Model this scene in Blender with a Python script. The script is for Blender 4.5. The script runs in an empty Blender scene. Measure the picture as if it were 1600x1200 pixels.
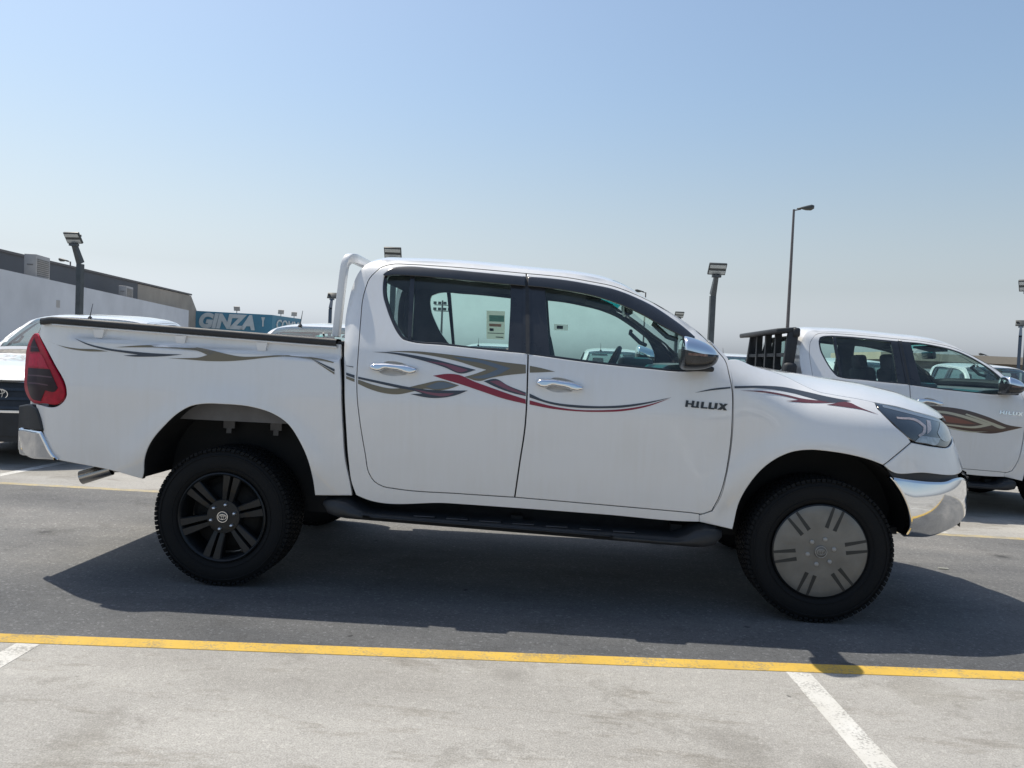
import bpy, bmesh, math, random
import numpy as np
from mathutils import Vector, Matrix
from mathutils.geometry import delaunay_2d_cdt
random.seed(7)
rad=math.radians
SC=bpy.context.scene
COL=SC.collection
# ---------------------------------------------------------------- camera
cam_d=bpy.data.cameras.new('camera'); cam=bpy.data.objects.new('camera',cam_d); COL.objects.link(cam)
cam_d.sensor_width=36; cam_d.lens=27.0; cam_d.clip_start=.05; cam_d.clip_end=3000
def _cam(pos,yaw,pitch,roll):
    f=Vector((math.sin(yaw)*math.cos(pitch),math.cos(yaw)*math.cos(pitch),math.sin(pitch)))
    r=Vector((math.cos(yaw),-math.sin(yaw),0)); u=r.cross(f)
    c,s=math.cos(roll),math.sin(roll)
    r2=c*r+s*u; u2=-s*r+c*u
    m=Matrix((r2,u2,-f)).transposed().to_4x4(); m.translation=Vector(pos); cam.matrix_world=m
_cam((1.727,-4.786,1.266),rad(-3.32),rad(-1.86),rad(2.47))
SC.camera=cam
# ---------------------------------------------------------------- light
SUN=Vector((-.585,.385,1.3)).normalized()
el=math.asin(SUN.z); az=math.atan2(SUN.x,SUN.y)
wd=bpy.data.worlds.new('World'); SC.world=wd; wd.use_nodes=True
nt=wd.node_tree; bg=nt.nodes['Background']
sky=nt.nodes.new('ShaderNodeTexSky'); sky.sky_type='NISHITA'; sky.sun_disc=False
sky.sun_elevation=el; sky.sun_rotation=az; sky.altitude=0; sky.air_density=1.5; sky.dust_density=2.0; sky.ozone_density=4
_tc=nt.nodes.new('ShaderNodeTexCoord'); _sx=nt.nodes.new('ShaderNodeSeparateXYZ'); nt.links.new(_tc.outputs['Generated'],_sx.inputs[0])
_mr=nt.nodes.new('ShaderNodeMapRange'); _mr.interpolation_type='SMOOTHSTEP'; _mr.inputs[1].default_value=-.02; _mr.inputs[2].default_value=.34; _mr.inputs[3].default_value=.95; _mr.inputs[4].default_value=.08; nt.links.new(_sx.outputs[2],_mr.inputs[0])
_bw=nt.nodes.new('ShaderNodeRGBToBW'); nt.links.new(sky.outputs[0],_bw.inputs[0])
_ti=nt.nodes.new('ShaderNodeVectorMath'); _ti.operation='SCALE'; _ti.inputs[0].default_value=(.905,.995,1.11); _lf=nt.nodes.new('ShaderNodeMapRange'); _lf.inputs[1].default_value=0; _lf.inputs[2].default_value=.10; _lf.inputs[3].default_value=1.5; _lf.inputs[4].default_value=1.0; nt.links.new(_sx.outputs[2],_lf.inputs[0])
_lm=nt.nodes.new('ShaderNodeMath'); _lm.operation='MULTIPLY'; nt.links.new(_bw.outputs[0],_lm.inputs[0]); nt.links.new(_lf.outputs[0],_lm.inputs[1]); nt.links.new(_lm.outputs[0],_ti.inputs['Scale'])
_mx=nt.nodes.new('ShaderNodeMix'); _mx.data_type='RGBA'; nt.links.new(_mr.outputs[0],_mx.inputs[0]); nt.links.new(sky.outputs[0],_mx.inputs[6]); nt.links.new(_ti.outputs[0],_mx.inputs[7])
nt.links.new(_mx.outputs[2],bg.inputs[0]); bg.inputs[1].default_value=.099
sd=bpy.data.lights.new('sun','SUN'); sd.energy=3.4; sd.angle=rad(.55); sd.color=(1,.94,.825)
so=bpy.data.objects.new('sun',sd); COL.objects.link(so); so.rotation_euler=SUN.to_track_quat('Z','Y').to_euler(); so.location=(-6,6,14)
vs=SC.view_settings; vs.view_transform='Standard'; vs.look='None'; vs.gamma=1; vs.exposure=.5; vs.use_curve_mapping=False
SC.cycles.max_bounces=10; SC.cycles.transparent_max_bounces=24
# ---------------------------------------------------------------- materials
MAT={}
def nodes(name):
    m=bpy.data.materials.new(name); m.use_nodes=True; t=m.node_tree
    return m,t,t.nodes['Principled BSDF']
def mat(name,col,rough=.5,metal=0,coat=0,spec=.5,var=0,scale=6,bump=0,bscale=60,emit=None):
    m,t,b=nodes(name)
    b.inputs['Base Color'].default_value=(*col,1); b.inputs['Roughness'].default_value=rough; b.inputs['Metallic'].default_value=metal
    b.inputs['Coat Weight'].default_value=coat; b.inputs['Coat Roughness'].default_value=.04; b.inputs['Specular IOR Level'].default_value=spec
    if var or bump:
        tc=t.nodes.new('ShaderNodeTexCoord')
    if var:
        n=t.nodes.new('ShaderNodeTexNoise'); n.inputs['Scale'].default_value=scale; n.inputs['Detail'].default_value=6
        t.links.new(tc.outputs['Object'],n.inputs['Vector'])
        r=t.nodes.new('ShaderNodeValToRGB'); r.color_ramp.elements[0].position=.3; r.color_ramp.elements[1].position=.7
        r.color_ramp.elements[0].color=(*[c*(1-var) for c in col],1); r.color_ramp.elements[1].color=(*[min(1,c*(1+var)) for c in col],1)
        t.links.new(n.outputs[0],r.inputs[0]); t.links.new(r.outputs[0],b.inputs['Base Color'])
        mr=t.nodes.new('ShaderNodeMapRange'); mr.inputs[3].default_value=max(.02,rough*.8); mr.inputs[4].default_value=min(1,rough*1.25)
        t.links.new(n.outputs[0],mr.inputs[0]); t.links.new(mr.outputs[0],b.inputs['Roughness'])
    if bump:
        n2=t.nodes.new('ShaderNodeTexNoise'); n2.inputs['Scale'].default_value=bscale; n2.inputs['Detail'].default_value=3
        t.links.new(tc.outputs['Object'],n2.inputs['Vector'])
        bp=t.nodes.new('ShaderNodeBump'); bp.inputs['Strength'].default_value=bump; bp.inputs['Distance'].default_value=.01
        t.links.new(n2.outputs[0],bp.inputs['Height']); t.links.new(bp.outputs[0],b.inputs['Normal'])
    if emit: b.inputs['Emission Color'].default_value=(*emit[0],1); b.inputs['Emission Strength'].default_value=emit[1]
    MAT[name]=m; return m
def paint(name,col):
    # glossy car paint with a film of dust that has run down in streaks
    m,t,b=nodes(name); L=t.links
    tc=t.nodes.new('ShaderNodeTexCoord'); mp=t.nodes.new('ShaderNodeMapping'); mp.inputs['Scale'].default_value=(38,38,1.6)
    L.new(tc.outputs['Object'],mp.inputs[0])
    n=t.nodes.new('ShaderNodeTexNoise'); n.inputs['Scale'].default_value=1; n.inputs['Detail'].default_value=5; L.new(mp.outputs[0],n.inputs['Vector'])
    n2=t.nodes.new('ShaderNodeTexNoise'); n2.inputs['Scale'].default_value=3.5; n2.inputs['Detail'].default_value=6; L.new(tc.outputs['Object'],n2.inputs['Vector'])
    mu=t.nodes.new('ShaderNodeMath'); mu.operation='MULTIPLY'; L.new(n.outputs[0],mu.inputs[0]); L.new(n2.outputs[0],mu.inputs[1])
    r=t.nodes.new('ShaderNodeValToRGB'); r.color_ramp.elements[0].position=.18; r.color_ramp.elements[1].position=.42
    r.color_ramp.elements[0].color=(*col,1); r.color_ramp.elements[1].color=(col[0]*.975,col[1]*.967,col[2]*.95,1)
    L.new(mu.outputs[0],r.inputs[0]); L.new(r.outputs[0],b.inputs['Base Color'])
    mr=t.nodes.new('ShaderNodeMapRange'); mr.inputs[1].default_value=.1; mr.inputs[2].default_value=.45; mr.inputs[3].default_value=.28; mr.inputs[4].default_value=.42
    L.new(mu.outputs[0],mr.inputs[0]); L.new(mr.outputs[0],b.inputs['Roughness'])
    b.inputs['Coat Weight'].default_value=1; b.inputs['Specular IOR Level'].default_value=.4
    mr2=t.nodes.new('ShaderNodeMapRange'); mr2.inputs[1].default_value=.1; mr2.inputs[2].default_value=.45; mr2.inputs[3].default_value=.02; mr2.inputs[4].default_value=.08
    L.new(mu.outputs[0],mr2.inputs[0]); L.new(mr2.outputs[0],b.inputs['Coat Roughness'])
    MAT[name]=m; return m
def glass(name,tint,gl=1.0):
    m,t,b=nodes(name); L=t.links; t.nodes.remove(b); out=t.nodes['Material Output']
    tr=t.nodes.new('ShaderNodeBsdfTransparent'); tr.inputs[0].default_value=(*tint,1)
    gs=t.nodes.new('ShaderNodeBsdfGlossy'); gs.inputs['Roughness'].default_value=.02; gs.inputs[0].default_value=(gl,gl,gl,1)
    df=t.nodes.new('ShaderNodeBsdfDiffuse'); df.inputs[0].default_value=(.30,.33,.34,1)
    fr=t.nodes.new('ShaderNodeFresnel'); ge=t.nodes.new('ShaderNodeNewGeometry'); io=t.nodes.new('ShaderNodeMapRange'); io.inputs[3].default_value=1.5; io.inputs[4].default_value=1/1.5
    L.new(ge.outputs['Backfacing'],io.inputs[0]); L.new(io.outputs[0],fr.inputs[0])
    tc=t.nodes.new('ShaderNodeTexCoord'); n=t.nodes.new('ShaderNodeTexNoise'); n.inputs['Scale'].default_value=9; n.inputs['Detail'].default_value=7; L.new(tc.outputs['Object'],n.inputs['Vector'])
    mr=t.nodes.new('ShaderNodeMapRange'); mr.inputs[1].default_value=.35; mr.inputs[2].default_value=.8; mr.inputs[3].default_value=.02; mr.inputs[4].default_value=.09; L.new(n.outputs[0],mr.inputs[0])
    m1=t.nodes.new('ShaderNodeMixShader'); L.new(mr.outputs[0],m1.inputs[0]); L.new(tr.outputs[0],m1.inputs[1]); L.new(df.outputs[0],m1.inputs[2])
    m2=t.nodes.new('ShaderNodeMixShader'); L.new(fr.outputs[0],m2.inputs[0]); L.new(m1.outputs[0],m2.inputs[1]); L.new(gs.outputs[0],m2.inputs[2])
    L.new(m2.outputs[0],out.inputs[0]); MAT[name]=m; return m
paint('white_paint',(.70,.70,.695))
glass('window_glass',(.78,.93,.885)); glass('windscreen_glass',(.80,.95,.93)); glass('smoked_glass',(.05,.065,.08))
mat('black_trim',(.022,.024,.028),.28,coat=.3,var=.25,scale=8)
mat('black_plastic',(.018,.02,.023),.55,var=.25,scale=20,bump=.15,bscale=400)
mat('tyre_rubber',(.005,.0058,.0068),.8,spec=.3,var=.3,scale=14,bump=.2,bscale=120)
mat('dark_underside',(.010,.011,.012),.85,var=.3,scale=10)
mat('liner_black',(.008,.009,.010),.8,var=.3,scale=10)
mat('inner_panel_grey',(.12,.12,.125),.6,var=.2,scale=9)
mat('cabin_grey',(.075,.08,.085),.8,var=.15,scale=12)
mat('seat_fabric',(.045,.047,.05),.9,var=.2,scale=50)
mat('dash_plastic',(.09,.095,.10),.6,var=.1)
mat('chrome',(.78,.79,.80),.07,1,var=.03,scale=7)
mat('satin_steel',(.36,.355,.35),.2,1)
mat('rim_black',(.0085,.0105,.0125),.40,spec=.3,coat=.12,var=.3,scale=15)
mat('nut_steel',(.85,.85,.85),.3,1)
mat('film_grey',(.165,.16,.145),.42,.25,var=.2,scale=9,bump=.6,bscale=11)
mat('film_nut',(.32,.31,.29),.35); mat('film_slot',(.018,.02,.02),.5)
mat('lamp_red',(.33,.004,.022),.3,coat=.1,spec=.2,var=.25,scale=30)
mat('lamp_dark',(.016,.005,.012),.3,coat=.08,spec=.2,var=.3,scale=30)
mat('lamp_rib',(.075,.035,.055),.3,coat=.1,spec=.3); mat('lamp_bright',(.42,.006,.04),.3,coat=.1,spec=.2,var=.2,scale=60); mat('lamp_smoke',(.022,.028,.034),.12,coat=1,var=.2,scale=20)
mat('lamp_silver',(.30,.33,.36),.3,.6,coat=1,var=.3,scale=40)
mat('lamp_grey',(.22,.25,.28),.25,.3,coat=1)
mat('lamp_line',(.36,.30,.29),.3,coat=1,var=.3,scale=60); mat('lamp_amber',(.10,.04,.028),.25,coat=1,var=.4,scale=80)
mat('taupe_vinyl',(.155,.132,.085),.4,coat=.3); mat('slate_vinyl',(.052,.062,.078),.45,coat=.1,spec=.3); mat('blue_vinyl',(.10,.125,.155),.35,coat=.6)
mat('mauve_vinyl',(.17,.05,.075),.35,coat=.6); mat('red_vinyl',(.235,.028,.048),.45,coat=.1,spec=.3)
mat('maroon_vinyl',(.125,.045,.055),.45,coat=.1,spec=.3); mat('brown_vinyl',(.05,.025,.02),.35,coat=.6); mat('cream_vinyl',(.42,.40,.30),.35,coat=.6); mat('rust_vinyl',(.16,.045,.03),.35,coat=.6)
def paper_mat(name,col):
    m,t,b=nodes(name); b.inputs['Base Color'].default_value=(*col,1); b.inputs['Roughness'].default_value=.9
    tr=t.nodes.new('ShaderNodeBsdfTranslucent'); tr.inputs[0].default_value=(*col,1); mx=t.nodes.new('ShaderNodeMixShader'); mx.inputs[0].default_value=.5
    t.links.new(b.outputs[0],mx.inputs[1]); t.links.new(tr.outputs[0],mx.inputs[2]); t.links.new(mx.outputs[0],t.nodes['Material Output'].inputs[0]); MAT[name]=m
mat('badge_black',(.02,.025,.03),.3); paper_mat('paper',(.55,.55,.49)); paper_mat('paper_green',(.20,.42,.37)); paper_mat('paper_red',(.55,.28,.20)); mat('paper_ink',(.1,.1,.1),.8)
D={
'rear_door_open':[(0.73,0.908),(0.704,1.124),(0.699,1.281),(0.688,1.439),(0.683,1.555),(0.69,1.613),(0.703,1.665),(0.732,1.704),(0.764,1.736),(0.811,1.752),(0.905,1.755),(1.036,1.752),(1.32,1.74),(1.539,1.727),(1.555,1.557),(1.575,1.302),(1.579,1.163),(1.581,1.05),(1.577,0.917),(1.559,0.751),(1.539,0.558),(1.261,0.561),(0.914,0.57),(0.855,0.578),(0.811,0.601),(0.781,0.644),(0.76,0.744)],
'front_door_open':[(1.539,1.727),(1.634,1.722),(1.737,1.715),(1.873,1.697),(2.009,1.673),(2.11,1.639),(2.212,1.595),(2.311,1.539),(2.377,1.497),(2.442,1.449),(2.498,1.398),(2.54,1.35),(2.573,1.309),(2.589,1.233),(2.602,1.157),(2.607,1.046),(2.607,0.882),(2.59,0.724),(2.562,0.605),(2.537,0.546),(2.493,0.525),(2.435,0.527),(2.016,0.542),(1.539,0.558),(1.559,0.751),(1.577,0.917),(1.581,1.05),(1.579,1.163),(1.575,1.302),(1.555,1.557)],
'rear_win':[(0.797,1.707),(0.829,1.721),(0.873,1.727),(1.041,1.728),(1.267,1.716),(1.539,1.7),(1.553,1.557),(1.573,1.297),(1.357,1.308),(1.141,1.322),(0.954,1.335),(0.927,1.342),(0.896,1.371),(0.857,1.429),(0.818,1.506),(0.792,1.571),(0.783,1.624),(0.783,1.674)],
'front_win':[(1.554,1.701),(1.737,1.692),(1.873,1.673),(2.008,1.646),(2.109,1.613),(2.209,1.566),(2.307,1.503),(2.365,1.458),(2.417,1.4),(2.456,1.333),(2.467,1.253),(2.334,1.239),(2.206,1.245),(1.885,1.265),(1.58,1.294),(1.563,1.557)],
'rear_glass_in':[(0.807,1.693),(0.846,1.709),(1.044,1.713),(1.269,1.703),(1.456,1.689),(1.461,1.643),(1.472,1.316),(1.294,1.321),(1.14,1.333),(0.953,1.347),(0.928,1.358),(0.903,1.387),(0.865,1.44),(0.829,1.514),(0.805,1.575),(0.797,1.624),(0.798,1.671)],
'front_glass_in':[(1.639,1.69),(1.738,1.683),(1.873,1.664),(2.008,1.637),(2.108,1.604),(2.208,1.557),(2.306,1.496),(2.357,1.451),(2.394,1.403),(2.424,1.342),(2.435,1.255),(2.334,1.249),(2.206,1.255),(1.884,1.276),(1.686,1.294),(1.653,1.561)],
'rear_divider':[(0.917,1.719),(0.944,1.72),(0.969,1.341),(0.948,1.343)],
'visor_rear':[(0.778,1.684),(0.801,1.714),(0.825,1.728),(0.875,1.737),(1.043,1.734),(1.269,1.721),(1.537,1.705),(1.541,1.651),(1.274,1.667),(1.052,1.68),(0.888,1.685),(0.826,1.684),(0.796,1.679)],
'visor_front':[(1.551,1.706),(1.636,1.703),(1.737,1.696),(1.872,1.678),(2.007,1.654),(2.107,1.62),(2.207,1.575),(2.305,1.512),(2.369,1.465),(2.419,1.42),(2.406,1.386),(2.364,1.411),(2.268,1.459),(2.139,1.528),(2.007,1.582),(1.907,1.61),(1.74,1.637),(1.639,1.647),(1.554,1.652)],
'cab':[(0.615,1.325),(0.601,1.437),(0.602,1.521),(0.61,1.606),(0.628,1.673),(0.654,1.721),(0.685,1.755),(0.729,1.772),(0.837,1.776),(1.171,1.774),(1.536,1.751),(1.632,1.745),(1.804,1.734),(1.976,1.705),(2.061,1.678),(2.145,1.632),(2.229,1.584),(2.311,1.532),(2.393,1.474),(2.475,1.421),(2.552,1.357),(2.589,1.316),(2.595,1.268),(2.602,1.173),(2.609,1.046),(2.608,0.882),(2.591,0.724),(2.565,0.605),(2.535,0.549),(2.474,0.522),(2.477,0.485),(2.423,0.483),(2.018,0.495),(1.527,0.505),(1.196,0.51),(0.753,0.513),(0.716,0.528),(0.694,0.589),(0.676,0.706),(0.66,0.888),(0.642,1.101)],
'cab_top':[(0.615,1.325),(0.601,1.437),(0.602,1.521),(0.61,1.606),(0.628,1.673),(0.654,1.721),(0.685,1.755),(0.729,1.772),(0.837,1.776),(1.171,1.774),(1.536,1.751),(1.632,1.745),(1.804,1.734),(1.976,1.705),(2.061,1.678),(2.145,1.632),(2.229,1.584),(2.311,1.532),(2.393,1.474),(2.475,1.421),(2.552,1.357),(2.589,1.316)],
'bed':[(-1.026,1.359),(-1.052,1.29),(-0.988,1.227),(-0.914,1.139),(-0.83,1.005),(-0.829,0.978),(-0.847,0.944),(-0.874,0.922),(-1.049,0.917),(-1.032,0.88),(-0.993,0.781),(-0.936,0.679),(-0.891,0.627),(-0.663,0.599),(-0.536,0.579),(-0.426,0.552),(-0.417,0.576),(-0.402,0.656),(-0.366,0.745),(-0.287,0.845),(-0.213,0.915),(-0.146,0.953),(-0.078,0.967),(0.018,0.97),(0.188,0.959),(0.285,0.931),(0.359,0.885),(0.419,0.806),(0.469,0.702),(0.492,0.586),(0.498,0.513),(0.694,0.522),(0.681,0.598),(0.658,0.705),(0.641,0.888),(0.626,1.101),(0.6,1.304)],
'tail':[(-1.085,1.296),(-1.124,1.272),(-1.161,1.222),(-1.169,1.124),(-1.167,1.05),(-1.155,0.978),(-1.113,0.939),(-1.074,0.922),(-0.968,0.925),(-0.878,0.927),(-0.852,0.947),(-0.833,0.984),(-0.837,1.008),(-0.925,1.145),(-1.001,1.237),(-1.058,1.294)],
'tail_d1':[(-1.08,1.269),(-1.018,1.197),(-1.114,1.194),(-1.107,1.237)],
'tail_d2':[(-1.122,1.107),(-0.932,1.108),(-0.872,1.013),(-0.888,0.995),(-0.955,0.995),(-0.992,0.935),(-1.079,0.949),(-1.121,1.015)],
'tail_r1':[(-1.116,1.182),(-1.002,1.182),(-0.942,1.114),(-1.121,1.119)],
'rbump_black':[(-1.218,0.893),(-1.075,0.908),(-1.026,0.893),(-1.001,0.847),(-0.98,0.779),(-1.23,0.771)],
'rbump_chrome':[(-1.225,0.768),(-0.993,0.775),(-0.961,0.73),(-0.924,0.671),(-0.883,0.629),(-0.937,0.628),(-1.176,0.627),(-1.235,0.649)],
'fender':[(2.609,1.046),(2.603,1.157),(2.593,1.246),(2.577,1.309),(2.636,1.315),(2.738,1.283),(2.856,1.258),(2.926,1.236),(3.005,1.194),(3.059,1.17),(3.148,1.155),(3.288,1.137),(3.356,1.125),(3.355,1.094),(3.42,1.019),(3.501,0.952),(3.512,0.936),(3.345,0.823),(3.276,0.846),(3.198,0.863),(3.074,0.878),(2.977,0.88),(2.901,0.865),(2.847,0.839),(2.775,0.78),(2.715,0.694),(2.674,0.598),(2.655,0.48),(2.65,0.45),(2.477,0.482),(2.474,0.519),(2.537,0.544),(2.565,0.602),(2.592,0.724),(2.61,0.882)],
'hood_edge':[(2.738,1.283),(2.856,1.258),(2.926,1.236),(3.005,1.194),(3.059,1.17),(3.148,1.155),(3.288,1.137),(3.356,1.125),(3.48,1.109),(3.602,1.083),(3.691,1.067),(3.795,1.045)],
'headlight':[(3.357,1.121),(3.476,1.104),(3.598,1.079),(3.688,1.064),(3.791,1.042),(3.971,0.984),(3.902,0.953),(3.833,0.928),(3.787,0.909),(3.667,0.916),(3.599,0.926),(3.544,0.934),(3.501,0.953),(3.422,1.019),(3.358,1.092)],
'hl_strip':[(3.392,1.114),(3.595,1.076),(3.784,1.037),(3.787,1.026),(3.586,1.064),(3.388,1.103)],
'hl_drl':[(3.447,1.059),(3.598,1.039),(3.629,1.016),(3.616,0.987),(3.569,0.961),(3.557,0.97),(3.6,0.995),(3.606,1.01),(3.582,1.029),(3.447,1.05)],
'hl_drl2':[(3.652,1.043),(3.683,1.039),(3.659,0.993),(3.622,0.976)],
'hl_chrome':[(3.573,0.964),(3.652,0.959),(3.726,0.952),(3.684,0.922),(3.604,0.931),(3.532,0.939)],
'hl_clear':[(3.771,1.027),(3.877,0.994),(3.849,0.958),(3.807,0.936),(3.73,0.947),(3.708,0.979)],
'bumper':[(3.348,0.823),(3.514,0.935),(3.548,0.93),(3.603,0.921),(3.677,0.911),(3.792,0.904),(3.86,0.925),(4.047,0.951),(4.057,0.852),(4.068,0.788),(3.918,0.767),(3.848,0.761),(3.594,0.782),(3.377,0.8)],
'gap_strip':[(3.369,0.805),(3.594,0.786),(3.863,0.764),(3.881,0.722),(3.656,0.727),(3.484,0.743),(3.405,0.758)],
'bchrome':[(3.382,0.768),(3.466,0.756),(3.635,0.739),(3.734,0.737),(3.791,0.746),(3.87,0.745),(4.013,0.701),(4.113,0.64),(4.111,0.534),(3.947,0.519),(3.886,0.502),(3.766,0.476),(3.665,0.456),(3.503,0.462),(3.513,0.501),(3.495,0.587),(3.448,0.681)],
'arch_r':[(-0.426,0.552),(-0.417,0.576),(-0.402,0.656),(-0.366,0.745),(-0.287,0.845),(-0.213,0.915),(-0.146,0.953),(-0.078,0.967),(0.018,0.97),(0.188,0.959),(0.285,0.931),(0.359,0.885),(0.419,0.806),(0.469,0.702),(0.492,0.586),(0.498,0.513)],
'arch_f':[(2.65,0.45),(2.655,0.48),(2.674,0.598),(2.715,0.694),(2.775,0.78),(2.847,0.839),(2.901,0.865),(2.977,0.88),(3.074,0.878),(3.198,0.863),(3.276,0.846),(3.35,0.805),(3.408,0.761),(3.478,0.678),(3.518,0.585),(3.536,0.507),(3.512,0.456)],
'handle_r':[(0.769,1.199),(0.781,1.211),(0.827,1.218),(0.913,1.216),(0.989,1.208),(1.02,1.195),(1.02,1.182),(1.002,1.17),(0.956,1.17),(0.936,1.177),(0.882,1.184),(0.85,1.185),(0.83,1.175),(0.791,1.177),(0.774,1.186)],
'handle_f':[(1.622,1.156),(1.634,1.169),(1.676,1.175),(1.759,1.17),(1.833,1.157),(1.864,1.141),(1.863,1.129),(1.844,1.121),(1.803,1.122),(1.783,1.129),(1.735,1.137),(1.7,1.138),(1.681,1.13),(1.642,1.132),(1.626,1.143)],
'hrec_r':[(0.803,1.184),(0.824,1.208),(0.853,1.224),(0.906,1.226),(0.953,1.213),(0.988,1.192),(0.963,1.168),(0.918,1.158),(0.865,1.157),(0.831,1.165)],
'hrec_f':[(1.658,1.14),(1.682,1.164),(1.714,1.18),(1.766,1.177),(1.811,1.163),(1.841,1.142),(1.816,1.122),(1.769,1.112),(1.717,1.112),(1.684,1.122)],
'step_top':[(0.53,0.452),(0.545,0.481),(0.569,0.493),(0.707,0.505)],
'pt_r':[(1.523,1.709),(1.538,1.707),(1.551,1.557),(1.57,1.297),(1.549,1.299)],
'pt_f':[(1.547,1.708),(1.564,1.707),(1.588,1.296),(1.578,1.296),(1.559,1.557)],
'pt_c':[(1.537,1.707),(1.553,1.706),(1.566,1.557),(1.583,1.296),(1.564,1.297),(1.546,1.556)],
'tail_l1':[(-1.116,1.071),(-1.01,1.073),(-0.916,1.07),(-0.913,1.064),(-1.009,1.066),(-1.115,1.064)],
'tail_l2':[(-1.107,1.03),(-1.016,1.032),(-0.938,1.027),(-0.935,1.021),(-1.016,1.025),(-1.106,1.023)],
'tail_l3':[(-1.131,1.223),(-1.035,1.222),(-1.033,1.218),(-1.13,1.218)],
}
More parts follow.
